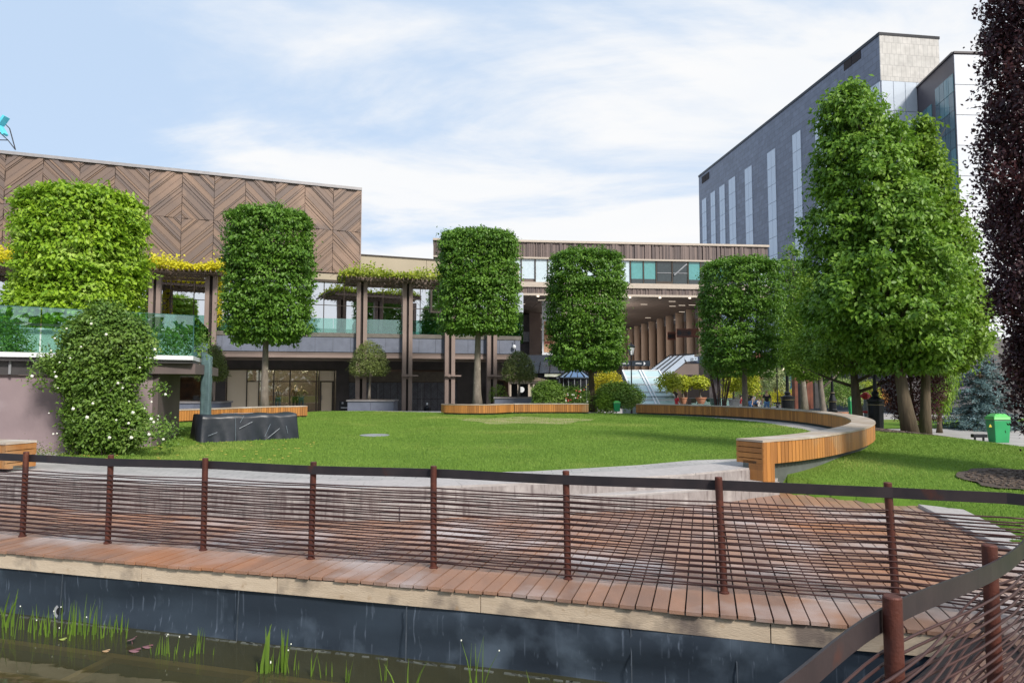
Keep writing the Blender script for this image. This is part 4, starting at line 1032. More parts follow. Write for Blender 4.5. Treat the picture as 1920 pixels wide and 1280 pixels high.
# back walls inside
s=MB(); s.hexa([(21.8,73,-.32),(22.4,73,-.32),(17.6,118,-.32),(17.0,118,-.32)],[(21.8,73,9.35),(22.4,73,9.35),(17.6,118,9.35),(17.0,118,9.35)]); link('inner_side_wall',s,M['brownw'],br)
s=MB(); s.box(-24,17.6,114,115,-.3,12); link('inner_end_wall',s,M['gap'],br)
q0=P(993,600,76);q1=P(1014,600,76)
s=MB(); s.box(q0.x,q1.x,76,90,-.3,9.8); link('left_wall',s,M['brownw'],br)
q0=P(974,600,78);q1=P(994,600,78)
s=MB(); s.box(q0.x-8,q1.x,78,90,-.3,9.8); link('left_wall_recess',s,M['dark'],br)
s=MB(); s.box(P(970,600,77).x,P(993,600,77).x,77,77.3,zB(628)*1.2-1.2,zB(610)*1.2-1.2); link('truss_panel',s,M['greypot'],br)
q0=P(1017,600,74);q1=P(1025,600,74); s=MB(); s.box(q0.x,q1.x,74,74.8,5.5,9.9); link('slim_column',s,M['trim'],br)
hl=bpy.data.lights.new('hall_fill_lamp','POINT'); hl.energy=620; hl.color=(1,.88,.76); hl.shadow_soft_size=1.2  # added fill to light the columns; hangs free, without fittings
for lx,ly in ((11,73),(10,84),(9,96)):
    lo_=bpy.data.objects.new('hall_fill_lamp',hl); col.objects.link(lo_); lo_.location=(lx,ly,7.5)
# brown sign between columns
sg=thing('hanging_sign',P(1278,628,71),'rust brown hanging sign boards with dark round emblems between the concrete columns','sign')
s=MB(); 
def pxbox(s,x0,x1,y0,y1,Y,th): a=P(x0,y1,Y);b=P(x1,y0,Y); s.box(a.x,b.x,Y,Y+th,a.z,b.z)
pxbox(s,1252,1267,622,637,74,.2); bd1=link('board',s,M['corten'],sg); s=MB(); pxbox(s,1269,1310,616,632,72,.3); link('board',s,M['corten'],sg)
s=MB(); pxbox(s,1270.5,1296,618,630.5,71.98,.02); pxbox(s,1253,1266,624,635,73.98,.02); link('panel',s,mat('sign_panel',(.09,.035,.025),rough=.5),sg)
s=MB()
def disc(s,px,py,r,Y,n=16):
    c=P(px,py,Y); s.tube([c,c+Vector((0,-.03,0))],r,n)
disc(s,1255.5,630,.2,73.95); link('emblem',s,M['iron'],sg); s=MB(); disc(s,1274,624,.24,71.95); disc(s,1292,624.5,.2,71.95)
for y in (621.5,624.5,627.5): a=P(1279,y,71.94);b=P(1288,y,71.94); s.beam(a,b,.03,.07,up=(0,0,1))
link('emblem',s,M['iron'],sg)
s=MB()
for y in (627.5,630,632.5): a=P(1259,y,73.94);b=P(1265,y,73.94); s.beam(a,b,.03,.06,up=(0,0,1))
link('lettering',s,M['iron'],sg)
# big light poster
ps=thing('poster_board',P(1035,625,70),'tall pale poster board with orange stripes half hidden by the fourth clipped tree','poster')
s=MB(); pxbox(s,1016.5,1052,552,665,70,.15); link('board',s,M['whitem'],ps)
s=MB(); pxbox(s,1020,1050,602,660,69.97,.03); link('picture',s,mat('peach_print',(.62,.40,.26),(.5,.25,.13),rough=.6,scale=.6,stretch=(.3,1,3)),ps)
s=MB()
for y0 in (612,625,640): pxbox(s,1021,1036,y0,y0+4,69.94,.02)
link('stripe',s,mat('rust_print',(.28,.08,.05),rough=.6),ps)
# ================================================================ GREY TOWER
tw=thing('office_tower',(45,80,-.3),'tall grey granite clad office block at upper right with slim vertical window strips','building')
D1=74.2; c0=P(1648,62,D1); ZT=c0.z; d2=(Vector((P(1310,330,125).x,125,0))-Vector((c0.x,D1,0)))
sc_=(ZT-EYE)/(ZA(330,125)-EYE); Y2=125*sc_; e2=Vector((P(1310,330,Y2).x,Y2,0)); e1=Vector((c0.x,D1,0)); r1=Vector((P(1762,68,74.9).x,75.2,0))
SD=(e2-e1).normalized(); SN=Vector((SD.y,-SD.x,0)); 
if SN.x>0: SN=-SN
def SF(s_,o,z): p=e1+SD*s_+SN*o; return Vector((p.x,p.y,z))
LS=(e2-e1).length
s=MB(); s.prism([(e1.x,e1.y),(e2.x,e2.y),(e2.x+30,e2.y+3),(r1.x,r1.y+40),(r1.x,r1.y)],-.32,ZT); link('granite_body',s,M['granite_d'],tw)
s=MB(); 
frt=(r1-e1).normalized(); fn=Vector((frt.y,-frt.x,0))
def FF(s_,o,z): p=e1+frt*s_+fn*o; return Vector((p.x,p.y,z))
LF=(r1-e1).length; zc=ZA(151,D1)
s=MB(); frbox(s,FF,0,LF,-.05,.06,zc,ZT-.25); link('light_facade',s,M['granite_l'],tw)
s=MB(); frbox(s,FF,-.1,LF+.1,-.4,.12,ZT-.25,ZT+.05); frbox(s,SF,-.1,LS,-.3,.10,ZT-.3,ZT+.05); link('roof_edge',s,M['iron'],tw)
mg=mat('silver_glazing',(.56,.62,.70),(.50,.56,.64),rough=.12,spec=.8,isl=.6)
def gridglass(par,F,s0,s1,z0,z1,ns_,dz,nm='window',mt=mg,o=.05):
    s=MB(); w_=(s1-s0)/ns_; z=z1
    while z>z0+.1:
        zb_=max(z-dz,z0)
        for i in range(ns_): frbox(s,F,s0+i*w_+.03,s0+(i+1)*w_-.03,-.05,o,zb_+.04,z-.02)
        z=zb_
    return link(nm,s,mt,par)
gridglass(tw,FF,.05,LF,-.3,zc,5,3.4,'window')
def sside(px,py): # s on the side face
    return s_at(px,e1,SD)
for x0,x1,yt in ((1322,1330,373),(1338.5,1347,360),(1355.5,1365.5,348),(1373.5,1386,334),(1404.5,1418,314),(1448,1463.5,283),(1497,1513,249),(1541,1562,225)):
    a=sside(x1,0);b=sside(x0,0); Y=(SF((a+b)/2,0,0)).y; zt_=ZA(yt,Y)
    gridglass(tw,SF,a,b,2,zt_,2,2.6,'window',o=.08)
gridglass(tw,SF,.05,sside(1632,0),2,ZA(160,D1+1),1,3.4,'window',o=.08)
for x0,x1,y0,y1_ in ((1322,1336,322,345),(1599,1633,92,134)):
    a=sside(x1,0);b=sside(x0,0); Ya=SF(a,0,0).y;Yb=SF(b,0,0).y
    zt_=ZA(y0,Ya if x0>1500 else Ya); zb_=ZA(y1_,Yb)
    s=MB(); n=2
    for i in range(n): frbox(s,SF,a+(b-a)*i/n+.06,a+(b-a)*(i+1)/n-.06,0,.06,zb_,zt_-.0)
    lv=link('louvre',s,M['gap'],tw)
# second block with recess
t2=thing('glazed_block',(48,70,-.3),'white panelled block with a dark glass recess right of the grey tower','building')
ZC=35.0; k0=Vector((P(1718,150,74.9).x,74.9,0)); Yc=(ZC-EYE)/((ZA(100,1000)-EYE)/1000); k1=Vector((P(1787,100,Yc).x,Yc,0))
dK=(k1-k0).normalized(); nK=Vector((dK.y,-dK.x,0)); nK=nK if nK.x<0 else -nK
def KF(s_,o,z): p=k0+dK*s_+nK*o; return Vector((p.x,p.y,z))
LK=(k1-k0).length
s=MB(); s.prism([(k0.x,k0.y),(k1.x,k1.y),(k1.x+22,k1.y+1.2),(k0.x+22,k0.y+6)],-.32,ZC); link('block_body',s,mat('violet_grey_panel',(.075,.065,.08),(.06,.052,.065),rough=.4,scale=.5),t2)
dg=mat('dark_teal_glazing',(.025,.05,.08),(.07,.20,.24),rough=.06,spec=1,isl=.95)
gridglass(t2,KF,.05,LK*.42,2,ZC-3.2,3,1.9,'window',dg,.06)
gridglass(t2,KF,LK*.52,LK-.1,2,ZC-2.0,4,1.9,'window',dg,.06)
def K2(s_,o,z): p=k1+Vector((1,.05,0)).normalized()*s_+Vector((.05,-1,0))*o; return Vector((p.x,p.y,z))
gridglass(t2,K2,.02,21,2,ZC-.15,7,3.1,'white_panel',mat('white_glazing',(.66,.68,.72),(.58,.61,.66),rough=.15,spec=.7,isl=.7),.06)
s=MB(); s.beam(k0+Vector((0,0,ZC+.05)),k1+Vector((0,0,ZC+.05)),.3,.2); s.beam(k1+Vector((0,0,ZC+.05)),k1+Vector((21,1.1,ZC+.05)),.3,.2); link('roof_edge',s,M['dpanel'],t2)
# ================================================================ LOW SHOPS AT RIGHT BACKGROUND
sh=thing('shop_row',(30,62,-.3),'low dark shop row with rust coloured posts behind the trees at right','building')
s=MB(); s.box(XA(1330,64),XA(1700,64),64,72,-.32,4.2); link('wall',s,M['dark'],sh)
s=MB(); s.box(XA(1325,62),XA(1705,62),61.5,72,4.2,4.7); link('roof',s,M['iron'],sh)
for px in (1420,1427,1660):
    s=MB(); x=XA(px,60); s.box(x-.2,x+.2,60,60.4,-.32,4.6); link('post',s,M['corten'],sh)
s=MB(); r_=random.Random(6)
for i in range(26): q_=P(1395+i*3.4+r_.uniform(-1,1),697+5*math.sin(i*.8)+r_.uniform(-1.5,1.5),60); s.ell(q_,(.09,.09,.09),6,4)
link('string_bulb',s,M['bulb'],sh)
s=MB(); s.box(XA(1345,58),XA(1640,58),57.6,58.2,-.32,.35); link('planter_wall',s,M['slate'],sh)
s=MB(); pxbox(s,1470,1492,705,742,62.5,.2); link('poster',s,mat('blue_poster',(.02,.06,.12),(.02,.16,.15),rough=.4,scale=.8),sh)
sh2=thing('grey_house',(38,52,-.3),'grey stone faced building with a dark blue door behind the blue spruce','building')
s=MB(); s.box(XA(1700,50),XA(1960,50),50,60,-.32,5.2); link('wall',s,brickmat('grey_stone_wall',(.13,.12,.125),(.10,.095,.10),(.06,.055,.06),1,.9,.4,.02,uv=(0,2)),sh2)
s=MB(); pxbox(s,1752,1779,738,780,49.9,.1); link('door',s,mat('navy_door',(.02,.03,.06),rough=.35),sh2)
s=MB(); pxbox(s,1735,1751,742,776,49.85,.1); link('shutter',s,mat('beige_shutter',(.3,.26,.23),rough=.6),sh2)
s=MB(); pxbox(s,1785,1820,718,745,49.85,.1); link('window',s,mat('lilac_pane',(.18,.16,.2),rough=.2),sh2)
# ================================================================ CAFE PAVILION, KIOSK, SKYLIGHT, ESCALATOR
cf=thing('cafe_pavilion',P(1090,740,60),'dark glass roofed cafe pavilion under the bridge building','building')
s=MB(); a=P(985,700,62);b=P(1260,700,62); s.box(a.x-3,b.x,62,72,-.3,ZA(698,62)); link('wall',s,M['iron'],cf)
s=MB(); zt_=ZA(680,66);zl=ZA(699,61)
s.hexa([(a.x-3,61,zl),(b.x-9,61,zl),(b.x-9,66,zl),(a.x-3,66,zl)],[(a.x-2,64.5,zt_),(b.x-10,64.5,zt_),(b.x-10,66,zt_),(a.x-2,66,zt_)]); link('glass_roof',s,M['slate_g'],cf)
s=MB()
for i in range(14): x=a.x-2.6+i*.95; s.beam(Vector((x,60.95,zl+.05)),Vector((x+.3,64.4,zt_+.05)),.07,.07)
link('roof_rib',s,M['iron'],cf)
s=MB(); s.box(a.x-2,b.x-8,66,70,zt_-.5,ZA(667,68)); link('upper_fascia',s,mat('dull_blue_panel',(.045,.055,.075),rough=.35),cf)
s=MB(); pxbox(s,1021,1058,701,706,60.8,.1); link('clerestory',s,mat('pale_strip',(.55,.55,.5),(.2,.25,.15),rough=.3,scale=3),cf)
# direction sign
ds=thing('direction_sign',P(1187,681,58),'dark direction sign with white arrows pointing left and right behind the street lamp','sign')
s=MB(); pxbox(s,1158,1219,676,686,58,.2); link('board',s,mat('sign_navy',(.02,.03,.045),rough=.4),ds)
s=MB()
def tri3(s,pts,Y,th=.03):
    f=[P(x,y,Y) for x,y in pts]; s.hexa([p+Vector((0,th,0)) for p in f],[p for p in f])
tri3(s,[(1160.5,681),(1164,677.5),(1164,685)],57.96); tri3(s,[(1207,677.5),(1210.5,681),(1207,685)],57.96); link('arrow',s,M['whitem'],ds)
def glyphs(x0,x1,y0,y1,Y,par,seed,w_=.9):
    r_=random.Random(seed); s=MB(); x=x0
    while x<x1: d=r_.uniform(.5,w_); pxbox(s,x,min(x+d,x1),y0+r_.choice((0,0,(y1-y0)*.3)),y1,Y,.02); x+=d+.28
    link('lettering',s,M['whitem'],par)
glyphs(1166,1174,680.2,682.2,57.96,ds,1); glyphs(1192,1203,679.8,682,57.96,ds,2)
s=MB(); c_=P(1177.5,681,57.95)
for i in range(12):
    a_=i*math.pi/6;b_=(i+1)*math.pi/6; s.beam(c_+Vector((math.cos(a_)*.06,0,math.sin(a_)*.06)),c_+Vector((math.cos(b_)*.06,0,math.sin(b_)*.06)),.02,.02,up=(0,1,0))
link('ring_mark',s,M['whitem'],ds)
# round kiosk with cone roof
kk=P(1080,740,50); kx,ky=kk.x,50
ki_=thing('round_kiosk',(kx,ky,-.32),'round dark kiosk with a pale blue glass cone roof beside the fourth tree trunk','kiosk')
zr0,zr1=ZA(707,50),ZA(688,50)
s=MB(); s.lathe((kx,ky,0),[(1.25,-.32),(1.25,zr0-.02)],16); link('wall',s,M['iron'],ki_)
s=MB(); s.lathe((kx,ky,0),[(1.42,zr0-.1),(1.42,zr0)],16); link('eave',s,M['slate_g'],ki_)
s=MB(); s.lathe((kx,ky,0),[(1.35,zr0),(.08,zr1)],16); link('cone_roof',s,M['blueroof'],ki_)
s=MB()
for i in range(16): a_=2*math.pi*i/16; s.beam(Vector((kx+1.37*math.cos(a_),ky+1.37*math.sin(a_),zr0+.03)),Vector((kx,ky,zr1+.04)),.05,.05)
link('roof_rib',s,M['iron'],ki_)
s=MB()
for i in range(8): a_=-math.pi/2+(i-3.5)*.35; s.beam(Vector((kx+1.27*math.cos(a_),ky+1.27*math.sin(a_),-.3)),Vector((kx+1.27*math.cos(a_),ky+1.27*math.sin(a_),zr0-.1)),.05,.05,up=(0,1,0))
link('wall_rib',s,M['greypot'],ki_)
# market stall
stl=thing('market_stall',P(990,745,46),'wooden market stall with a pale awning edge and a round white sign','stall')
s=MB(); a=P(955,716,46);b=P(1032,716,46); s.box(a.x,b.x,46,48.5,ZA(719,46),ZA(714,46)); link('awning_edge',s,M['trim'],stl)
s=MB(); s.hexa([(a.x-.3,45.8,ZA(713.9,46)),(b.x+.1,45.8,ZA(713.9,46)),(b.x+.1,48.6,ZA(713.9,46)),(a.x-.3,48.6,ZA(713.9,46))],[(a.x+.8,47,ZA(706,46)),(b.x-1,47,ZA(706,46)),(b.x-1,47.6,ZA(706,46)),(a.x+.8,47.6,ZA(706,46))]); link('roof',s,M['twig'],stl)
s=MB()
for px in (957,972,992,1001,1030): x=XA(px,46); s.box(x-.06,x+.06,46.05,46.17,-.32,ZA(719.1,46))
link('post',s,M['trim'],stl)
s=MB(); s.box(a.x,b.x,48.2,48.4,-.32,ZA(719,46)); link('back_wall',s,M['iron'],stl)
s=MB(); s.box(XA(993,46),XA(1008,46),46.2,46.3,-.32,ZA(720,46)); link('cream_panel',s,mat('cream_panel',(.45,.45,.32),rough=.6),stl)
s=MB(); disc(s,978,730,.19,45.95,20); link('round_sign',s,M['whitem'],stl)
stl2=thing('wooden_booth',P(940,745,47),'small dark wooden booth just left of the market stall','booth')
s=MB(); s.box(XA(930,47.5),XA(953,47.5),47.5,49,-.32,ZA(713,47.5)); link('body',s,mat('dark_timber',(.10,.05,.03),(.05,.03,.02),rough=.7,scale=3),stl2)
s=MB(); s.box(XA(934,47.4),XA(944,47.4),47.38,47.5,-.1,ZA(716,47.4)); link('opening',s,M['gap'],stl2)
s=MB(); s.box(XA(928,47.2),XA(957,47.2),47.1,49.1,ZA(713,47.4),ZA(711,47.4)); link('roof',s,M['twig'],stl2)
# skylight
sk_=thing('skylight',P(1215,750,42),'slanting pale glass skylight wedge with white ribs behind the street lamp','skylight')
Tl,Tr=P(1167,695.5,47),P(1235,695.5,47); Bl,Br=P(1200,775,41.5),P(1282,775,41.5)
s=MB(); s.hexa([Bl,Br,Tr,Tl],[p+Vector((0,-.02,.04)) for p in (Bl,Br,Tr,Tl)]); link('glass_slope',s,M['skyl'],sk_)
s=MB()
for t_ in (0,.18,.36,.54,.72,.9): s.beam(Tl.lerp(Bl,t_)+Vector((0,-.05,.05)),Tr.lerp(Br,t_)+Vector((0,-.05,.05)),.09,.07)
for t_ in (0,.46,.54,1): s.beam(Tl.lerp(Tr,t_)+Vector((0,-.07,.06)),Bl.lerp(Br,t_)+Vector((0,-.07,.06)),.09,.07)
link('rib',s,M['whitem'],sk_)
s=MB(); s.beam(Tl.lerp(Bl,.66)+Vector((0,-.1,.08)),Tr.lerp(Br,.66)+Vector((0,-.1,.08)),.05,.05); link('dark_rail',s,M['iron'],sk_)
s=MB(); s.hexa([(Tl.x,47,-.32),(Tr.x,47,-.32),(Tr.x,47.2,-.32),(Tl.x,47.2,-.32)],[(Tl.x,47,Tl.z),(Tr.x,47,Tr.z),(Tr.x,47.2,Tr.z),(Tl.x,47.2,Tl.z)]); link('back_frame',s,mat('pale_back',(.4,.47,.46),rough=.5),sk_)
# escalator
es=thing('escalator',P(1265,690,60),'blue white escalator ramp rising to the right between the concrete columns','escalator')
for i in range(4):
    o=i*1.0
    Y=57+o; sh_=-i*9
    p0=P(1236+sh_*.9,708-i*2.2+3,Y);p1=P(1283+sh_,672,Y);p2=P(1302+sh_*.3,670,Y)
    s=MB(); s.beam(p0,p1,.06,.55 if i==0 else .4); s.beam(p1,p2,.06,.55 if i==0 else .4); link('side_panel',s,mat('pale_blue_panel',(.45,.52,.62),(.4,.47,.57),rough=.3) if i==0 else bpy.data.materials['pale_blue_panel'],es)
    s=MB(); up3=Vector((0,-.02,.30)); s.beam(p0+up3,p1+up3,.10,.08); s.beam(p1+up3,p2+up3,.10,.08); link('handrail',s,M['iron'],es)
s=MB(); p0=P(1240,716,57);p1=P(1284,682,57);p2=P(1310,682,57); s.hexa([p0,p1,p1+Vector((0,3.6,0)),p0+Vector((0,3.6,0))],[q_+Vector((0,0,-.9)) for q_ in (p0,p1,p1+Vector((0,3.6,0)),p0+Vector((0,3.6,0)))][:]); s.hexa([p1,p2,p2+Vector((0,3.6,0)),p1+Vector((0,3.6,0))],[q_+Vector((0,0,-.9)) for q_ in (p1,p2,p2+Vector((0,3.6,0)),p1+Vector((0,3.6,0)))]); link('underside',s,M['brownw'],es)
s=MB(); pxbox(s,1295,1308,669,676,56.95,.05); link('end_cap',s,bpy.data.materials['pale_blue_panel'],es)
s=MB(); c_=P(1298,673,56.9)
for i in range(12):
    a_=i*math.pi/6;b_=(i+1)*math.pi/6; s.beam(c_+Vector((math.cos(a_)*.09,0,math.sin(a_)*.09)),c_+Vector((math.cos(b_)*.09,0,math.sin(b_)*.09)),.02,.03,up=(0,1,0))
link('ring_mark',s,M['iron'],es)
s=MB(); pxbox(s,1306,1320,668,680,57,3); link('landing',s,mat('navy_landing',(.03,.05,.10),rough=.5),es)
# tree belt behind the viewer (reflected by the shop glass and the pond)
# ================================================================ CLIPPED TREES
def topiary(cx,Y,x0,x1,ytop,ybot,base,lt,bark,label,seed,n=34000,L=.15,W=.10,lean=0,k=3.2,group='clipped block shaped trees around the lawn',tr=.17,extra=None,lump=.035,rnd_=0):
    xm=XA((x0+x1)/2,Y); r=(XA(x1,Y)-XA(x0,Y))/2*(1-(3.2 if Y<26 else 1.3)/Y); zt=ZA(ytop,Y-r*.55)-.1; zb=ZA(ybot,Y-r*.6)+.1
    t=thing('clipped_tree',base,label,'tree',group)
    h=zt-zb
    prof=[(zb,xm,Y,r*.72),(zb+.18,xm,Y,r*.90),(zb+.6,xm,Y,r*.97),(zb+h*.5,xm,Y,r),(zt-.7,xm,Y,r*.985),(zt-.3,xm,Y,r*(.955-.06*rnd_)),(zt-.1,xm,Y,r*(.90-.16*rnd_)),(zt,xm,Y,r*(.7-.2*rnd_))]
    parts=[crown(prof,n,seed,L,W,per=14,cl=.22,flat=.45,lump=lump,inner=.28,droop=.55,k=k,shelf=.36,rmin=.6,bough=130,bs=.62,bamt=.07,tier=.52,tamt=.13)]
    rg=np.random.default_rng(seed+50); m=n//9
    def cap(z,dz,nn,rr):
        X=rg.uniform(-1,1,nn);Yy=rg.uniform(-1,1,nn); q=(np.abs(X)**k+np.abs(Yy)**k)<1; X=X[q];Yy=Yy[q]
        C=np.stack([xm+X*r*rr,Y+Yy*r*rr,z+dz*(1-(np.hypot(X,Yy))**2)+rg.normal(0,.07,len(X))],1); return leafarr(C,np.tile([0,0,1.0 if dz>0 else -.3],(len(X),1)),L,W,rg,.3)
    parts.append(cap(zt-.28,.30,m,.9)); parts.append(cap(zb+.25,-.1,m//2,.86))
    if extra: parts+=extra
    link('crown',cat_(parts),M[lt],t)
    tm=trunkmb(base,(xm,Y,zt-1.2),tr,.06,limbs=12,spread=r*.75,rise=1.0,seed=seed,z0=(zb-base[2]-.2)/(zt-1.2-base[2]),n=12)
    link('trunk',tm,M[bark],t,smooth=True)
    return t
b1=P(150,700,25)
ex=crown([(ZA(600,24.5),XA(60,24.2),24.2,.95),(ZA(560,24.2),XA(52,24.2),24.2,1.0),(ZA(530,24.2),XA(66,24.2),24.2,.7)],2600,5,.16,.11,per=12,cl=.2,lump=.12)
topiary(0,25,24,266,343,612,(b1.x,25,.45),'lf_t1','bark','sunlit yellow green clipped tree, widest and leftmost, rising behind the glass parapet',21,n=42000,L=.17,W=.115,k=2.7,extra=[ex],lump=.07)
topiary(0,31,417,583,384,632,(XA(493,30.5),30.8,.45),'lf_t','bark','tall clipped tree in front of the mannequin shop window, one notch near its top',22,n=37000,k=3.0)
topiary(0,34,817,976,424,625,(XA(896,33.6),33.6,.5),'lf_t','bark','broad square clipped tree with the thickest flaky grey trunk inside the bowed bench',23,n=37000,k=3.4,tr=.21)
topiary(0,36,1023,1177,463,690,(XA(1112,36),36,.42),'lf_t','bark_d','dark clipped tree with rounded top between the cone roofed kiosk and the street lamp',24,n=36000,k=2.6,rnd_=1)
topiary(0,37,1313,1470,479,694,(XA(1397,37),37,-.3),'lf_t','bark','rightmost clipped tree, rising behind the far curve of the long bench',25,n=36000,k=2.8,rnd_=.7)
# ================================================================ BIG TREES RIGHT
def bigtree(name,label,cat,prof,n,seed,base,top,r0,lt,bark,L=.19,W=.12,per=20,cl=.30,lump=.2,limbs=14,spread=1.8,rise=1.6,z0=.22,droop=.5,group=None,flat=.42,inner=.35,asp=1,bend=None,bough=70,bs=1.0,bamt=.32):
    t=thing(name,base,label,cat,group)
    link('crown',crown(prof,n,seed,L,W,per=per,cl=cl,lump=lump,droop=droop,flat=flat,inner=inner,asp=asp,bough=bough,bs=bs,bamt=bamt),M[lt],t)
    link('trunk',trunkmb(base,top,r0,.03,limbs=limbs,spread=spread,rise=rise,seed=seed,z0=z0,n=12),M[bark],t,smooth=True)
    return t
def pf(rows,Y):  # rows (py, px0, px1)
    return [(ZA(y,Y),XA((a+b)/2,Y),Y,(XA(b,Y)-XA(a,Y))/2*.96) for y,a,b in rows]
bigtree('pear_tree','tallest dense green tree at right with a pale leaning trunk standing on a mulch bed','tree',
  pf([(152,1598,1612),(175,1572,1640),(205,1550,1682),(260,1543,1712),(330,1533,1735),(400,1523,1768),(470,1510,1798),(540,1500,1812),(600,1512,1812),(650,1560,1800),(690,1630,1770)],24),
  52000,31,(13.7,23.6,H(13.7,23.6)-.05),(12.4,24,11.6),.205,'lf_big','bark_d',lump=.16,spread=1.9,bough=170,bs=.85,bamt=.42)
bigtree('pear_tree','second dense green tree close behind the tallest one, lower pointed crown, straight trunk','tree',
  pf([(218,1744,1748),(245,1728,1764),(300,1712,1782),(380,1705,1806),(450,1712,1830),(520,1705,1850),(590,1695,1864),(640,1695,1856),(690,1720,1810)],25.5),
  30000,32,(15.2,25.3,H(15.2,25.3)-.1),(15.7,25.5,11),.175,'lf_lime','bark_d',lump=.18,spread=1.5,bough=90,bs=.85,bamt=.45)
bigtree('slim_tree','slender darker green tree between the rightmost clipped tree and the tallest tree','tree',
  pf([(458,1486,1494),(490,1470,1512),(540,1466,1520),(600,1462,1524),(660,1466,1530),(700,1480,1520)],40),
  11000,33,(XA(1508,39),39,-.32),(XA(1492,40),40,9.5),.2,'lf_big','bark',L=.16,W=.1,spread=.9,z0=.3)
bigtree('young_tree','bright green tree with spreading bare lower branches left of the leaning pear trunk','tree',
  pf([(560,1560,1600),(590,1530,1640),(630,1505,1665),(670,1500,1675),(695,1530,1650)],28),
  15000,34,(XA(1607,27),27,-.3),(XA(1600,28),28,4.6),.24,'lf_lime','bark_d',L=.13,W=.085,spread=2.0,z0=.38,rise=1.0,lump=.22,inner=.2)
bigtree('young_tree','bright green young tree with a thin pale grey trunk beside the black totem sign','tree',
  pf([(500,1520,1545),(545,1500,1570),(600,1478,1575),(650,1462,1568),(690,1475,1560),(708,1490,1530)],33),
  13000,35,(XA(1546,32.5),32.5,-.32),(XA(1530,33),33,5.4),.17,'lf_lime','bark',L=.13,W=.085,spread=1.3,z0=.35,lump=.2,inner=.2)
bigtree('purple_tree','very dark purple leaved column tree filling the right picture edge','tree',
  [(ZA(y,11.8),XA(c+20,11.8),11.8,(XA(c+20,11.8)-XA(x+22,11.8))) for y,x,c in [(-60,1900,1950),(0,1852,1950),(100,1858,1950),(200,1846,1950),(300,1838,1952),(400,1832,1955),(480,1842,1955),(560,1850,1958),(650,1866,1962),(720,1874,1966),(800,1896,1968),(850,1918,1970)]],
  66000,36,(9.25,12.0,.2),(9.2,11.8,9.6),.13,'lf_pur','bark_d',L=.078,W=.05,per=20,cl=.12,lump=.16,spread=.6,limbs=24,z0=.12,rise=1.0,droop=-.3,flat=1.5,inner=.5,bough=260,bs=.32,bamt=.3)
bigtree('maple_tree','low dark red leaved maple with many stems behind the leaning pear trunk','tree',
  pf([(668,1690,1730),(690,1655,1755),(720,1645,1765),(755,1660,1758),(785,1680,1745)],27),
  9000,37,(XA(1712,27),27,-.1),(XA(1705,27),27,2.3),.12,'lf_red','bark_d',L=.09,W=.05,per=12,cl=.18,lump=.25,spread=.9,z0=.1,rise=.9,limbs=12)
bigtree('weeping_tree','light green weeping tree with hanging shoots just left of the blue spruce','tree',
  pf([(640,1745,1770),(660,1725,1785),(700,1728,1795),(735,1740,1788),(765,1752,1775)],31),
  6500,38,(XA(1758,31.5),31.5,-.32),(XA(1760,31),31,2.6),.1,'lf_lime','bark_d',L=.16,W=.05,per=16,cl=.14,flat=2.4,lump=.2,spread=.8,droop=2.0)
# blue spruce: tiers of boughs
def spruce(base,h,r,seed,label):
    t=thing('blue_spruce',base,label,'tree'); rg=np.random.default_rng(seed); B=np.array(base); parts=[]; s=MB()
    s.tube([base,(base[0],base[1],base[2]+h)],[.13,.02],8)
    C=[];O=[]
    z=.25
    while z<h:
        rr_=r*(1-z/h)**.8+.08; nb=max(5,int(13*(1-z/h)+5))
        for i in range(nb):
            a=rg.uniform(0,6.28); ln=rr_*rg.uniform(.75,1.12)
            d=np.array([math.cos(a),math.sin(a),0]); e=B+d*ln+np.array([0,0,z-ln*.18])
            s.tube([tuple(B+np.array([0,0,z])),tuple(e)],[.02,.006],4,False)
            m=int(60*ln)+10
            q=rg.uniform(.25,1.03,m)[:,None]; side=np.array([-d[1],d[0],0])
            Pp=B+d*ln*q+np.array([0,0,z])-np.array([0,0,ln*.18])*q+side*rg.normal(0,.16,m)[:,None]*(1.15-q)*ln+rg.normal(0,.03,(m,3))
            C.append(Pp);O.append(np.tile(d+np.array([0,0,.1]),(m,1)))
        z+=.17
    C=np.concatenate(C);O=np.concatenate(O)
    link('needles',leafarr(C,O,.13,.045,rg,.1,.5),M['lf_blue'],t); link('trunk',s,M['bark_d'],t); return t
spruce((XA(1838,34),34,-.3),ZA(640,34)+.3,2.15,41,'silvery blue spruce tree with drooping tiers left of the purple tree')
# ================================================================ SHRUBS
rb=thing('rose_bush',(-9.2,14.1,.45),'tall climbing rose bush with white blooms covering the mauve wall at left','rose bush')
pr=[(ZA(y,14.3),XA((a+b)/2,14.3),14.35,(XA(b,14.3)-XA(a,14.3))/2) for y,a,b in [(566,186,200),(578,160,225),(596,125,255),(620,104,280),(650,88,292),(680,78,292),(705,78,280),(728,112,258),(750,118,262),(790,108,288),(818,114,286),(838,128,262)]]
A1=crown(pr,30000,51,.085,.052,per=12,cl=.12,lump=.16,inner=.45,asp=.42,flat=.8,droop=.4,bough=90,bs=.28,bamt=.3)
A2=blob(tuple(P(298,815,14)),(.35,.3,.3),600,52,.07,.045,cl=.1); A3=blob(tuple(P(298,730,14.2)),(.2,.12,.12),130,53,.07,.045,cl=.05)
A4=blob(tuple(P(88,690,14.2)),(.28,.2,.35),420,54,.075,.045,cl=.1)
link('foliage',cat_([A1,A2,A3,A4]),M['lf_bush'],rb)
s=MB(); r_=random.Random(9)
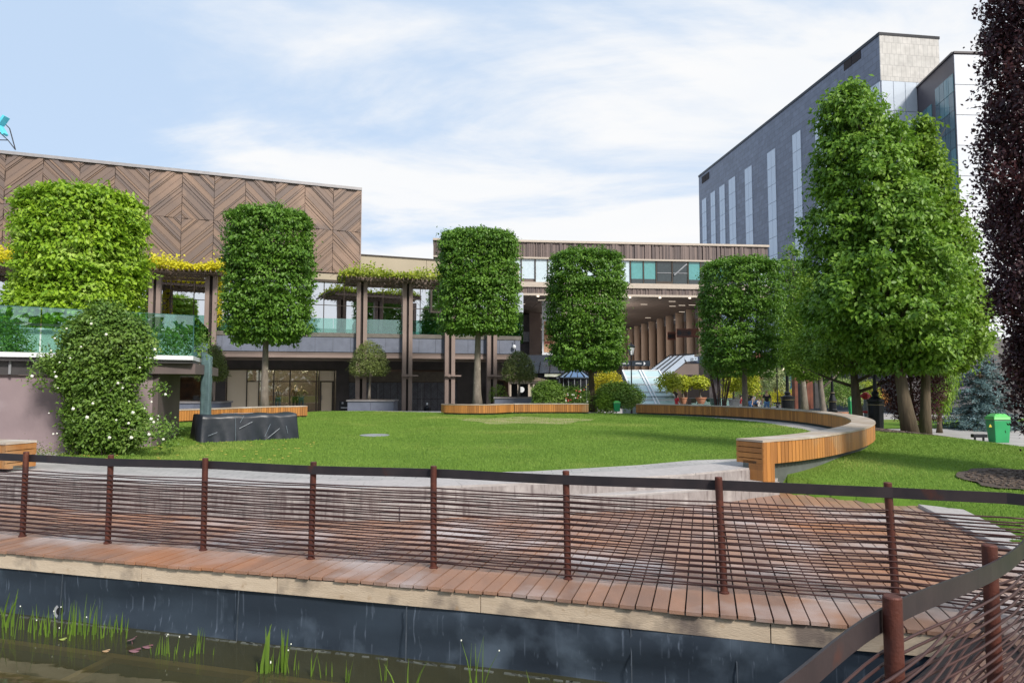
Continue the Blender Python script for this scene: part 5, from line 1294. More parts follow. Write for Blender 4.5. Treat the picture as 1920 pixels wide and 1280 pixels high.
for i in range(26):
    x=r_.uniform(-9.35,-8.25) if i<20 else r_.uniform(-9.1,-7.7); y=14.32+r_.uniform(-.1,.2); s.tube([(x,y,.44),(x+r_.uniform(-.1,.1),y,1.1),(x+r_.uniform(-.4,.4),y+.1,2.0),(x+r_.uniform(-.6,.6),y,2.8)],[.014,.012,.009,.005],5)
for q_ in (P(298,815,14),P(298,730,14.2),P(88,690,14.2)): s.tube([(-8.9,14.2,1.2),((-8.9+q_.x)/2,14.1,q_.z+.15),tuple(q_)],[.012,.009,.005],5)
link('stem',s,M['bark'],rb)
def bloom(c,r,par,mt='petal',nm='bloom'):
    s=MB(); r_=random.Random(int(c.x*1000))
    for k in range(9):
        a=k*2.4; q=r*(.35+.07*k); s.ell((c.x+math.cos(a)*q*.6,c.y-.02,c.z+math.sin(a)*q*.6),(r*.42,r*.2,r*.36),6,4)
    s.ell((c.x,c.y-.04,c.z),(r*.4,r*.25,r*.4),6,4)
    link(nm,s,M[mt],par)
for x,y,r in ((172,607,4),(200,627,4.5),(104,634,3),(97,657,3),(133,671,2.5),(106,706,4.5),(61,705,5),(113,679,2.5),(222,718,4),(231,727,3),(138,766,5),(175,756,4),(164,782,5.5),(250,773,5),(291,655,4.5),(311,739,4),(285,753,3),(242,793,4),(284,785,5),(289,791,4),(298,779,2),(206,820,5),(247,820,5.5),(280,814,5),(307,823,4),(101,813,3),(108,812,2.5),(93,774,2),(263,689,3),(110,727,2),(126,616,3),(153,650,3),(243,752,2.5),(219,787,3),(297,786,2),(291,670,3),(104,697,2.5),(272,765,2.5)):
    bloom(P(x,y,13.62),r*.75/1280*13.9,rb)
shrub('round_bush',P(1029,737,35),(.82,.75,.60),'lf_bush','round glossy green bush beside the red flowering roses',n=9000,L=.10,W=.06,seed=61,lump=.06,cl=.07)
shrub('spreading_bush',P(1160,741,35.3),(1.18,.8,.60),'lf_bush','wide low green bush with white specks between the fourth tree trunk and the skylight',n=12000,L=.10,W=.06,seed=62,lump=.07,cl=.08)
shrub('small_bush',P(1138,758,34.6),(.50,.4,.36),'lf_lime','small bright green bush behind the green bin near the fourth trunk',n=3000,L=.08,W=.05,seed=63)
fr=shrub('rose_bush',P(1078,744,35.5),(.72,.6,.46),'lf_bush','low rose bush with red and white flowers left of the fourth tree trunk',cat='rose bush',n=4500,L=.085,W=.05,seed=64)
r_=random.Random(12)
for i in range(22): bloom(P(1058+r_.random()*44,730+r_.random()*24,34.85),.05,fr,'petal_r' if i%2 else 'petal')
shrub('round_bush',P(934,738,42),(.62,.5,.55),'lf_lime','small smooth lime green dome bush at the foot of the double columns',n=1800,L=.05,W=.035,seed=65,cl=.03,lump=.01)
shrub('yellow_shrub',P(1137,717,40),(.95,.7,.62),'lf_yel','yellow leaved shrub rising behind the wide low bush beside the skylight',n=2600,L=.12,W=.08,seed=66)
shrub('yellow_shrub',P(1362,738,50),(.36,.4,.5),'lf_yel','small bright yellow shrub seen just right of the dark multi stemmed tree',n=700,L=.1,W=.07,seed=67)
shrub('green_hedge',P(1385,735,51),(.7,.6,.8),'lf_bush','dark green shrub left of the trunk of the rightmost clipped tree',n=900,L=.1,W=.06,seed=68)
shrub('variegated_shrub',P(1453,712,50),(.95,.8,.85),'lf_var','round cream variegated shrub above the man in the black shirt',n=2600,L=.13,W=.08,seed=69)
shrub('green_hedge',P(1443,738,54),(1.6,.7,1.0),'lf_big','dark hedge behind the man in the black shirt',n=2500,L=.12,W=.08,seed=70)
shrub('golden_shrub',P(1470,742,52),(1.1,.6,.65),'lf_yel','golden yellow shrub between the man and the black lamp base',n=1800,L=.12,W=.08,seed=71)
shrub('orange_shrub',P(1484,750,51.5),(.75,.5,.5),'lf_or','orange red shrub beside the black totem sign',n=1000,L=.11,W=.07,seed=72)
shrub('variegated_shrub',P(1583,735,42),(1.15,.8,.75),'lf_var','pale cream green shrub behind the terracotta planter and the second black lamp base',n=3000,L=.12,W=.07,seed=73)
shrub('yellow_shrub',P(1625,737,47),(.9,.6,.75),'lf_vine2','bright yellow green shrub right of the brown trunk',n=1800,L=.12,W=.08,seed=74)
shrub('orange_shrub',P(1648,746,48),(.6,.5,.55),'lf_or','orange flowering shrub behind the large black lamp base',n=900,L=.1,W=.07,seed=75)
shrub('green_hedge',P(1540,738,56),(2.2,.8,.95),'lf_big','dark green hedge behind the totem sign and thin trunks',n=3000,L=.13,W=.08,seed=76)
shrub('tall_hedge',P(1600,715,60),(3.0,.8,1.6),'lf_big','tall dark hedge mass behind the low shops between the lamp bases',n=4200,L=.16,W=.1,seed=77)
shrub('weed_clump',P(65,857,13.4),(.5,.2,.06),'lf_olive','low weedy ground plants at the foot of the mauve wall',cat='weeds',n=700,L=.05,W=.03,seed=78,stems=False)
# ball shaped small trees in stone planters
def balltree(Y,x0,x1,y0,y1,ybase,label,seed,px0,px1,pz,n=9000):
    zt=ZA(y0,Y);zb=ZA(y1,Y);xm=XA((x0+x1)/2,Y);r=(XA(x1,Y)-XA(x0,Y))/2; zg=ZA(pz,Y)
    t=thing('olive_tree',(xm,Y,zg),label,'tree')
    h=zt-zb; prof=[(zb,xm,Y,r*.8),(zb+h*.12,xm,Y,r),(zb+h*.35,xm,Y,r*.93),(zb+h*.6,xm,Y,r*.78),(zb+h*.85,xm,Y,r*.5),(zt,xm,Y,r*.15)]
    link('crown',crown(prof,n,seed,.085,.05,per=10,cl=.13,lump=.06,inner=.35,droop=.1),M['lf_olive'],t)
    link('trunk',trunkmb((xm,Y,zg),(xm,Y,zt-.5),.075,.03,limbs=8,spread=r*.7,rise=.7,seed=seed,z0=.5),M['bark'],t,smooth=True)
    a,b=XA(px0,Y),XA(px1,Y); pt=thing('stone_planter',((a+b)/2,Y,-.3),label.split(' tree')[0]+' tree stands in this dark slate planter box','planter')
    s=MB(); s.box(a,(a+b)/2-.006,Y-.6,Y+.7,-.3,zg-.08); s.box((a+b)/2+.006,b,Y-.6,Y+.7,-.3,zg-.08); link('box_side',s,M['slate'],pt)
    s=MB(); s.box(a-.06,b+.06,Y-.66,Y+.76,zg-.08,zg); link('coping',s,mat('coping_stone',(.24,.23,.24),rough=.6) if 'coping_stone' not in bpy.data.materials else bpy.data.materials['coping_stone'],pt)
    s=MB(); s.box(a+.1,b-.1,Y-.5,Y+.6,zg,zg+.02); link('soil',s,M['soil'],pt)
balltree(38.5,656,729,640,703,770,'olive green dome shaped tree in front of the second double column',81,657,742,749)
balltree(39,941,1004,659,714,752,'greyish olive round tree beside the market stall',82,928,1003,744)
balltree(34,368,424,646,712,753,'half hidden olive round tree behind the teal wrapped pole',83,330,424,752)
# potted citrus trees
def potted(px,Y,yb,x0,x1,y0,y1,potw,potm,label,seed,shape=0):
    zg=ZA(yb,Y); x=XA(px,Y); t=thing('potted_tree',(x,Y,zg),label,'tree')
    r=(XA(x1,Y)-XA(x0,Y))/2; xm=XA((x0+x1)/2,Y); zt,zb=ZA(y0,Y),ZA(y1,Y)
    link('crown',crown([(zb+.12,xm,Y,r*.6),((zt+zb)/2+.05,xm,Y,r*.95),(zt-.2,xm,Y,r*.7),(zt,xm,Y,r*.3)],1500,seed,.15,.11,per=8,cl=.16,lump=.25,inner=.3),M['lf_cit'],t)
    link('trunk',trunkmb((x,Y,zg+.35),(xm,Y,zt-.3),.07,.02,limbs=7,spread=r*.7,rise=.5,seed=seed,z0=.4,n=8),M['bark'],t)
    w=potw/2; s=MB(); hp=.42
    prof=[(w*.55,0),(w*.8,hp*.4),(w*.95,hp*.8),(w*1.08,hp*.82),(w*1.08,hp),(w*.9,hp),(w*.88,hp-.06)] if shape==0 else [(w*.85,0),(w*.95,hp*.85),(w*1.08,hp*.87),(w*1.08,hp*1.05),(w*.9,hp*1.05)]
    s.lathe((x,Y,zg),prof,20)
    p=thing('plant_pot',(x,Y,zg),label.replace('tree','pot'),'plant pot'); link('pot',s,M[potm],p,smooth=False)
potted(1281,44,757,1266,1294,705,732,.46,'terra','citrus tree in a terracotta pot beside the person in red',91)
potted(1314,44,757,1292,1332,706,729,.66,'terra','citrus tree in a wide bowl shaped terracotta planter',92)
potted(1376,43,761,1354,1394,697,735,.72,'greypot','citrus tree in a grey tub left of the rightmost clipped trunk',93,1)
shrub('citrus_bush',P(1254,717,43),(.7,.6,.5),'lf_cit','yellow green citrus bush between the skylight and the person in red',n=1600,L=.14,W=.1,seed=94)
shrub('citrus_bush',P(1404,714,44.5),(.6,.6,.85),'lf_cit','yellow green citrus foliage right of the rightmost clipped trunk',n=2600,L=.14,W=.1,seed=95)
t=thing('potted_shrub',(XA(1586,38),38,-.32),'dark green shrub in a tapered square terracotta planter near the small green bin','shrub')
link('foliage',blob(tuple(P(1584,733,38)),(.85,.7,.55),3000,96,.09,.05,cl=.1),M['lf_bush'],t)
pt=thing('plant_pot',(XA(1586,38),38,-.32),'tapered square terracotta planter under the dark green shrub near the small green bin','plant pot')
s=MB(); s.lathe((XA(1586,38),38,0),[(.42,-.32),(.66,.26),(.70,.26),(.70,.34),(.6,.34)],4,math.pi/4); link('pot',s,M['terra'],pt)
# multi-stemmed tree before the rightmost clipped tree
mt_=thing('multi_stem_tree',(XA(1350,38.5),38.5,-.32),'dark reddish multi stemmed small tree left of the rightmost clipped tree','tree'); s=MB(); r_=random.Random(2)
for i in range(9):
    a=i*.7; bx=XA(1350,38.5)+math.cos(a)*.22; by=38.5+math.sin(a)*.2; s.tube([(bx,by,-.32),(bx+math.cos(a)*.1,by,.9),(bx+math.cos(a)*.45+r_.uniform(-.1,.1),by+math.sin(a)*.3,2.9)],[.045,.04,.02],6)
link('trunk',s,mat('red_bark',(.10,.045,.04),(.05,.03,.03),rough=.7),mt_)
link('crown',crown([(2.3,XA(1348,38.5),38.5,.5),(3.0,XA(1348,38.5),38.5,.9),(3.7,XA(1346,38.5),38.5,.6)],1500,97,.14,.09,per=10,cl=.2),M['lf_t'],mt_)
# trees behind the viewer, seen only as reflections
tb_=thing('park_trees',(0,-40,-.3),'row of park trees standing behind the viewer','tree row')
tb_['kind']='stuff'
parts=[]
for i in range(15):
    x=-84+i*12+rnd.uniform(-3,3); h=rnd.uniform(8,12); parts.append(crown([(.2,x,-34-rnd.random()*6,4.5),(h*.5,x,-36,6),(h,x,-36,2)],900,200+i,1.5,1.1,per=8,cl=1.2,lump=.2))
link('foliage',cat_(parts),M['lf_t'],tb_,kind='stuff')
# ================================================================ WATER PLANTS
def reed(name,px,py,n,spread,hmin,hmax,label,seed,lean=.15,w=.006,white=0,thick=False):
    w*=.75; c=G(px,py,WZ); t=thing(name,c,label,'water plant','rushes growing in the pond'); r_=random.Random(seed); V=[];F=[]
    fl=MB()
    for i in range(n):
        x=c.x+r_.gauss(0,spread);y=c.y+r_.gauss(0,spread*.35);h=r_.uniform(hmin,hmax); a=r_.uniform(0,6.28); lx=math.cos(a)*h*r_.uniform(0,lean)*2; ly=math.sin(a)*h*lean*.5
        b=len(V); ww=w*r_.uniform(.7,1.4)
        ps=[(0,1),(.35,1),(.7,.7),(1,.08)]
        for u,q in ps:
            X=x+lx*u*u;Y_=y+ly*u*u;Z=WZ-.1+(h+.1)*u
            V+=[(X-ww*q,Y_-ww*.4*q,Z),(X+ww*q,Y_+ww*.4*q,Z)]
        for k in range(3): F.append((b+2*k,b+2*k+1,b+2*k+3,b+2*k+2))
        if r_.random()<white: fl.ell((x+lx,y+ly,WZ+h),(.0065,.0065,.008),6,4)
    link('blade',MB().add(V,F),M['reed'],t)
    if fl.v: link('bud',fl,M['petal'],t)
M['reed']=mat('rush_green',(.16,.27,.03),(.07,.13,.02),rough=.5,isl=.6,trans=.3)
M['reed'].node_tree.nodes['Principled BSDF'].inputs['Specular IOR Level'].default_value=.2
reed('rush_clump',110,1190,46,.20,.08,.36,'dense clump of thin green rushes with white buds at the left of the pond',1,white=.12)
reed('rush_clump',50,1185,18,.18,.10,.30,'thin rushes at the far left edge of the pond',2)
reed('rush_clump',8,1175,4,.05,.3,.45,'tall bent blades cut by the left picture edge in the pond',3,lean=.4,w=.011)
reed('rush_clump',205,1195,12,.12,.08,.22,'sparse short rushes right of the dense clump',4)
reed('rush_clump',160,1190,3,.03,.3,.45,'pair of tall rushes right beside the dense left clump',44)
reed('rush_clump',225,1185,6,.05,.14,.22,'three straight rushes near the reddish lily leaf',5)
reed('rush_clump',305,1225,10,.07,.10,.20,'small rushes with white buds left of the middle of the tray',6,white=.4)
reed('rush_clump',370,1225,6,.03,.18,.30,'single upright rush tuft standing clear of others',7)
reed('rush_clump',345,1230,12,.12,.04,.12,'faint short rushes around the single upright tuft',8)
reed('rush_clump',520,1258,34,.13,.08,.26,'bright green rush clump in the lower middle of the pond',9,white=.1)
reed('rush_clump',495,1262,3,.03,.38,.46,'broad bright blades rising left in the lower middle clump',10,lean=.35,w=.014)
reed('rush_clump',535,1260,3,.02,.32,.4,'upright broad bright blade in the lower middle clump',11,lean=.05,w=.014)
reed('rush_clump',598,1268,5,.05,.12,.26,'thin rush pair right of the lower middle clump',12)
reed('rush_clump',648,1280,4,.04,.12,.24,'small rush pair further right along the tray',13)
reed('rush_clump',718,1275,3,.02,.16,.22,'lone thin rush before the dark liner wall',14)
reed('rush_clump',775,1296,6,.06,.16,.28,'bent rushes at the bottom edge left of the tall blades',15,lean=.4)
reed('rush_clump',895,1305,6,.05,.35,.60,'tall thin arching blades in front of the liner wall',16,lean=.3,white=.3)
reed('rush_clump',1020,1320,3,.05,.18,.26,'last small blades at the bottom picture edge',17,lean=.6)
def lily(px,py,r,mt,label,z=.01,tilt=.0):
    c=G(px,py,WZ+z); t=thing('lily_leaf',c,label,'leaf'); V=[(c.x,c.y,c.z)];F=[]
    n=14
    for i in range(n): a=.3+5.8*i/(n-1); V.append((c.x+math.cos(a)*r,c.y+math.sin(a)*r,c.z+math.sin(a*2)*r*.12+tilt*math.cos(a)*r))
    for i in range(n-1): F.append((0,1+i,2+i))
    s=MB().add(V,F); s.tube([(c.x,c.y,c.z),(c.x+.02,c.y+.03,WZ-.2)],.004,4); link('blade',s,mt,t)
pl=mat('dull_purple_leaf',(.16,.05,.06),(.28,.16,.18),rough=.4)
lily(247,1197,.05,pl,'dark red lily leaf standing slightly above the water',.05,.4); lily(253,1218,.055,pl,'pale mauve lily leaf floating near the dark red one'); lily(277,1211,.05,pl,'faint reddish lily leaf floating right of the mauve one')
lily(199,1219,.035,mat('tan_leaf',(.5,.33,.18),rough=.6),'small tan leaf floating near the tray board'); lily(118,1197,.035,mat('lime_leaf',(.42,.5,.12),rough=.5),'small lime leaf floating in the dense rush clump'); lily(357,1187,.02,M['petal'],'tiny white petal floating near the liner wall')
# pump float / lamp in the pond
q_=G(115,1157,WZ); t=thing('pond_light',q_,'round grey pond light housing half sunk among the left rushes','pond light')
s=MB(); s.tube([q_+Vector((0,.08,.06)),q_+Vector((0,-.02,.08))],[.08,.08],16); s.tube([q_+Vector((0,.05,.06)),q_+Vector((0,.05,-.2))],.03,8); link('housing',s,M['greypot'],t)
s=MB(); s.tube([q_+Vector((0,-.02,.08)),q_+Vector((0,-.035,.082))],[.05,.04],16); link('lens',s,M['iron'],t)
# ================================================================ STREET FURNITURE
def bin_(px,Y,yb,h,w,label,open_=True):
    zg=ZA(yb,Y); x=XA(px,Y); t=thing('litter_bin',(x,Y,zg),label,'bin')
    s=MB(); a=w/2; b=a*.82; d=a*.8; s.hexa([(x-b,Y-d*.8,zg),(x+b,Y-d*.8,zg),(x+b,Y+d*.8,zg),(x-b,Y+d*.8,zg)],[(x-a,Y-d,zg+h*.78),(x+a,Y-d,zg+h*.78),(x+a,Y+d,zg+h*.78),(x-a,Y+d,zg+h*.78)]); link('body',s,M['bin'],t,bevel=.02)
    s=MB(); s.hexa([(x-a*1.1,Y-d*1.15,zg+h*.80),(x+a*1.1,Y-d*1.15,zg+h*.80),(x+a*1.1,Y+d*1.1,zg+h*.80),(x-a*1.1,Y+d*1.1,zg+h*.80)],[(x-a,Y-d,zg+h*.90),(x+a,Y-d,zg+h*.90),(x+a,Y+d,zg+h*.90),(x-a,Y+d,zg+h*.90)])
    s.hexa([(x-a,Y-d,zg+h*.90),(x+a,Y-d,zg+h*.90),(x+a,Y+d,zg+h*.90),(x-a,Y+d,zg+h*.90)],[(x-a*.55,Y-d*.6,zg+h),(x+a*.55,Y-d*.6,zg+h),(x+a*.55,Y+d*.6,zg+h),(x-a*.55,Y+d*.6,zg+h)]); link('lid',s,M['bin_l'],t,bevel=.02)
    s=MB(); s.box(x-a*.98,x+a*.98,Y-d*1.01,Y+d,zg+h*.775,zg+h*.80); link('slot',s,M['greypot'],t)
    s=MB(); s.beam((x-a*.3,Y-d*.7,zg+h*.985),(x-a*.3,Y+d*.7,zg+h*.985),.03,.05); s.beam((x+a*.3,Y-d*.7,zg+h*.985),(x+a*.3,Y+d*.7,zg+h*.985),.03,.05); link('handle',s,M['bin_l'],t)
    return t
b_=bin_(1868,26.5,829,1.10,.64,'large green litter bin with light green lid on the path beside the purple tree')
s=MB(); c_=P(1857,798,26.1); s.hexa([c_+Vector((-.06,0,-.05)),c_+Vector((.06,0,-.05)),c_+Vector((.06,.01,-.05)),c_+Vector((-.06,.01,-.05))],[c_+Vector((-.01,0,.06)),c_+Vector((.01,0,.06)),c_+Vector((.01,.01,.06)),c_+Vector((-.01,.01,.06))]); link('sticker',s,mat('yellow_sticker',(.6,.5,.05),rough=.5),b_)
bin_(1597,33,779,.92,.34,'small green litter bin beside the brown trunk behind the bench curve')
b_=bin_(1156,34.2,771,.52,.34,'tiny green litter bin before the bushes right of the fourth tree trunk')
def lantern(px,Y,zg,ztop,label,base='slim'):
    x=XA(px,Y); t=thing('street_lamp',(x,Y,zg),label,'street lamp'); lh=.62 if ztop>2.8 else 0
    s=MB()
    prof=[(.16,0),(.16,.08),(.10,.14),(.09,.45),(.12,.5),(.07,.6),(.05,.9),(.06,.95),(.04,1.0),(.032,ztop-zg-lh-.18),(.05,ztop-zg-lh-.12),(.03,ztop-zg-lh)]
    s.lathe((x,Y,zg),prof,14); link('pole',s,M['iron'],t)
    z0=ztop-lh
    s=MB(); s.lathe((x,Y,z0),[(.10,0),(.19,.42)],6); link('lamp_glass',s,M['lampglass'],t)
    s=MB(); s.lathe((x,Y,z0),[(.23,.42),(.24,.46),(.12,.56),(.04,.60),(.05,.64),(.01,.68)],6); link('lamp_cap',s,M['iron'],t)
    s=MB()
    for i in range(6): a=i*math.pi/3; s.beam((x+.10*math.cos(a),Y+.10*math.sin(a),z0),(x+.195*math.cos(a),Y+.195*math.sin(a),z0+.43),.02,.02)
    s.lathe((x,Y,z0-.03),[(.11,0),(.11,.035)],6)
    link('lamp_frame',s,M['iron'],t); return t
lantern(1184,37.5,-.3,ZA(644,37.5),'black street lamp with white lantern standing before the glass skylight')
lantern(1457,40,-.3,ZA(643,40),'black street lamp with lantern half hidden right of the rightmost clipped tree')
def lampbase(px,Y,ytop,yb,label,w,htop=None):
    x=XA(px,Y); zg=ZA(yb,Y); zt=ZA(ytop,Y); h=zt-zg; t=thing('lamp_post',(x,Y,zg),label,'lamp post')
    s=MB(); s.lathe((x,Y,zg),[(w,0),(w,.10),(w*.8,.16),(w*.72,.5),(w*.95,.55),(w*.8,.6),(w*.45,.85),(w*.6,.92),(w*.32,1.0),(w*.25,1.5),(w*.36,1.55),(w*.22,1.62),(w*.2,max(h,2.4))],16); link('pole',s,M['iron'],t)
    s=MB(); s.lathe((x,Y,zg),[(w*.83,.49),(w*1.0,.50),(w*1.0,.525),(w*.83,.53)],16); s.lathe((x,Y,zg),[(w*.40,.93),(w*.62,.94),(w*.5,.97)],16); link('ring',s,mat('brass_ring',(.30,.25,.15),rough=.4,metal=.6) if 'brass_ring' not in bpy.data.materials else bpy.data.materials['brass_ring'],t)
lampbase(1560,34,660,772,'black lamp post with brass rings left of the terracotta planter',.22)
def bollardlamp(px,Y,yb,w,label):
    x=XA(px,Y); zg=ZA(yb,Y); t=thing('lamp_post',(x,Y,zg),label,'lamp post')
    s=MB(); s.lathe((x,Y,zg),[(w*.85,0),(w*.9,.95),(w,1.0),(w,1.08),(w*.7,1.1),(w*.35,1.2),(w*.45,1.3),(w*.22,1.4),(w*.2,2.9)],16); link('pole',s,M['iron'],t)
    s=MB(); s.lathe((x,Y,zg),[(w*.88,.86),(w*.95,.87),(w*.95,.89),(w*.88,.90)],16); link('ring',s,bpy.data.materials['brass_ring'],t)
bollardlamp(1640,25.5,803,.30,'thick black lamp post base close behind the outer curve of the bench')
bollardlamp(1476,42,776,.42,'short wide black lamp post base behind the bench near the man in black')
# red hydrant post
x=XA(1622,29); zg=-.3; t=thing('hydrant_post',(x,29,zg),'grey post with a red hydrant head between the brown trunk and the black lamp base','hydrant')
s=MB(); s.tube([(x,29,zg),(x,29,ZA(748,29))],.085,12); link('post',s,M['greypot'],t)
s=MB(); s.ell((x,29,ZA(742,29)),(.17,.15,.17),12,8); s.tube([(x-.2,29,ZA(742,29)),(x+.2,29,ZA(742,29))],.07,10); link('head',s,M['redp'],t)
s=MB(); s.lathe((x,29,ZA(772,29)),[(.1,-.05),(.15,-.03),(.15,.03),(.1,.05)],12); link('collar',s,M['redp'],t)
# totem
t=thing('totem_sign',(XA(1506,44),44,-.32),'tall black totem sign with white lettering between rust coloured posts','sign')
s=MB(); pxbox(s,1494,1514,640,769,44,.3); link('panel',s,M['iron'],t)
s=MB(); pxbox(s,1491.5,1494,650,769,43.9,.5); link('post',s,M['corten'],t)
s=MB(); pxbox(s,1514,1516.5,650,771,43.8,.4); link('post',s,M['corten'],t)
s=MB(); pxbox(s,1520,1522,640,766,44.4,.3); link('post',s,M['corten'],t)
s=MB(); pxbox(s,1529,1534,640,765,46,.4); link('post',s,M['dpanel'],t)
glyphs(1503,1510,720,721.3,43.96,t,3); glyphs(1503,1505.5,727.5,730,43.96,t,4,2.5); glyphs(1503,1512,734.8,736.6,43.96,t,5)
def wtab(y0,y1): 
    s=MB(); pxbox(s,1504,1510,y0,y1,43.97,.03); link('white_mark',s,M['whitem'],t)
wtab(739,745);wtab(746,750)

# small spot light on the lawn, cable boxes
q_=G(1836,824,-.05); t=thing('ground_spotlight',q_,'small dark ground spotlight at the lawn edge left of the large green bin','spotlight')
s=MB(); s.cbox((q_.x,q_.y,q_.z+.14),(.50,.16,.12)); link('housing',s,M['iron'],t,bevel=.01)
for d_ in (-.15,.15): s=MB(); s.cbox((q_.x+d_,q_.y,q_.z+.03),(.05,.05,.14)); link('foot',s,M['iron'],t)
# standing ashtray / table
x=XA(1458,46); t=thing('ash_stand',(x,46,-.32),'slim grey standing ashtray with a round dark top behind the bench','ash stand')
s=MB(); s.lathe((x,46,-.32),[(.16,0),(.15,.9),(.12,.92)],12); link('body',s,M['greypot'],t); s=MB(); s.lathe((x,46,-.32),[(.3,.92),(.32,.96),(.3,1.0)],14); link('top',s,M['iron'],t)
# glass barrier with handrail behind the pots
t=thing('glass_barrier',(XA(1345,45),45,-.3),'low pale glass barrier with metal rail behind the potted citrus trees','barrier')
for i in range(7):
    a=1296+i*12; s=MB(); pxbox(s,a+.4,a+11.6,747,760,45,.03); link('glass_panel',s,M['glass_r'],t)
s=MB(); pxbox(s,1292,1382,745.5,747,44.98,.08); link('rail',s,M['greypot'],t)
# small planter lamp near mall doors, blue tall item, dark bench by the planter
t=thing('newspaper_rack',P(645,765,41),'small black rack with white trim against the dark wall beside the stone planter','rack')
s=MB(); pxbox(s,636,654,752,780,41,.6); link('body',s,M['iron'],t)
s=MB(); pxbox(s,639,654,763.5,764.5,40.98,.02); link('trim',s,M['whitem'],t)
s=MB(); pxbox(s,640.5,644,753.5,757,40.98,.02); link('tag',s,M['greypot'],t)
t=thing('door_lantern',P(801,768,40),'small dark lantern with a white finial on the ground before the zigzag doors','lantern')
x=XA(801,40); s=MB(); s.lathe((x,40,ZA(772,40)),[(.2,0),(.22,.25),(.16,.3),(.02,.38)],8); link('body',s,M['iron'],t); s=MB(); s.ell((x,40,ZA(757,40)),(.05,.05,.08),8,6); link('finial',s,M['whitem'],t)
# hanging light chain on the terrace corner
t=thing('security_camera',P(964,650,43),'small white dome camera on a bracket at the terrace corner above the round olive tree','camera')
s=MB(); q_=P(964,650,43.2); s.ell(tuple(q_),(.12,.12,.14),10,6); link('dome',s,M['whitem'],t); s=MB(); s.beam(q_+Vector((0,0,.1)),q_+Vector((0,.0,.45)),.04,.04,up=(0,1,0)); s.beam(q_+Vector((.08,0,-.15)),q_+Vector((.12,0,-.42)),.05,.05,up=(0,1,0)); link('bracket',s,M['iron'],t)
# ================================================================ WRAPPED BOX AND POLE
c1=G(390,829,.462);c2=G(547,822,.462); c1.z=c2.z=.455
t=thing('wrapped_box',((c1.x+c2.x)/2,c1.y+.5,.46),'long low box wrapped in black plastic sheet with pale tape strips on the lawn','covered box')
u_=(c2-c1).normalized(); v_=Vector((-u_.y,u_.x,0)); LL=(c2-c1).length+.28; a_=c1-u_*.16
V=[];F=[]; nu=64; D_=1.25; hh=.66
prof=[(0,0,0),(0,.2,.02),(0,.4,.035),(0,.58,.045),(0,.66,.06),(.03,.68,0),(.3,.69,0),(.65,.70,0),(1.0,.69,0),(D_,.67,0),(D_+.05,.4,0),(D_+.08,0,0)]
for i in range(nu+1):
    u=i/nu; 
    for j,(y,z,k) in enumerate(prof):
        wv=.05*math.sin(u*22+math.sin(u*9)*2)*(1-z/.7)*(.6 if j<5 else 0)+.03*math.sin(u*51+z*9)*(j<5)*(.7-z)
        flare=(1-z/.7)*.06
        x=a_+u_*(LL*u+(u-.5)*2*flare)+v_*(y-flare*(1 if y==0 else 0)-wv); 
        sag=-.03*math.sin(u*math.pi*3)**2*(1 if 4<=j<=9 else 0)
        V.append((x.x,x.y,.455+z+sag))
m=len(prof)
for i in range(nu):
    for j in range(m-1): q=i*m+j; F.append((q,q+m,q+m+1,q+1))
F.append(tuple(range(m))); F.append(tuple(nu*m+j for j in range(m))[::-1])
link('plastic_sheet',MB().add(V,F),M['tarp'],t,smooth=True)
def tp(u,z): p=a_+u_*(LL*u)-v_*(.075+.05*(1-z/.7)); return Vector((p.x,p.y,.455+z))
for (a,b) in (((.335,.03),(.33,.62)),((.38,.48),(.42,.66)),((.37,.33),(.51,.5)),((.64,.1),(.70,.42)),((.67,.06),(.80,.30)),((.89,.16),(.875,.36)),((.06,.18),(.15,.26))):
    s=MB(); A=tp(*a);B=tp(*b); s.beam(A,B,.008,.005,up=(0,1,0)) ; link('tape_strip',s,M['tape'],t)
s=MB(); s.beam(a_+u_*.55+v_*.45+Vector((0,0,.70)),a_+u_*1.35+v_*.5+Vector((0,0,.70)),.02,.01); link('tape_strip',s,M['tape'],t)
p0=a_+u_*.22+v_*.8
t=thing('wrapped_pole',(p0.x,p0.y,1.1),'tall flat pole wrapped in glossy teal plastic rising from the black covered box','pole')
V=[];F=[];n=26; H0=1.12; H1=ZA(664,p0.y)
for i in range(n+1):
    z=H0+(H1-H0)*i/n
    for k in range(12):
        a=2*math.pi*k/12; rx=.128+.004*math.sin(i*1.7+k*2.1)+.004*math.sin(i*.5+k); ry=.10+.004*math.sin(i*1.3+k*1.7)
        x=math.copysign(abs(math.cos(a))**.5,math.cos(a))*rx; y=math.copysign(abs(math.sin(a))**.5,math.sin(a))*ry
        V.append((p0.x+x,p0.y+y,z+(.07*(-x/.12) if i>=n-1 else 0)))
for i in range(n):
    for k in range(12): F.append((i*12+k,i*12+(k+1)%12,(i+1)*12+(k+1)%12,(i+1)*12+k))
F.append(tuple(n*12+k for k in range(12)))
link('plastic_wrap',MB().add(V,F),M['wrap'],t)
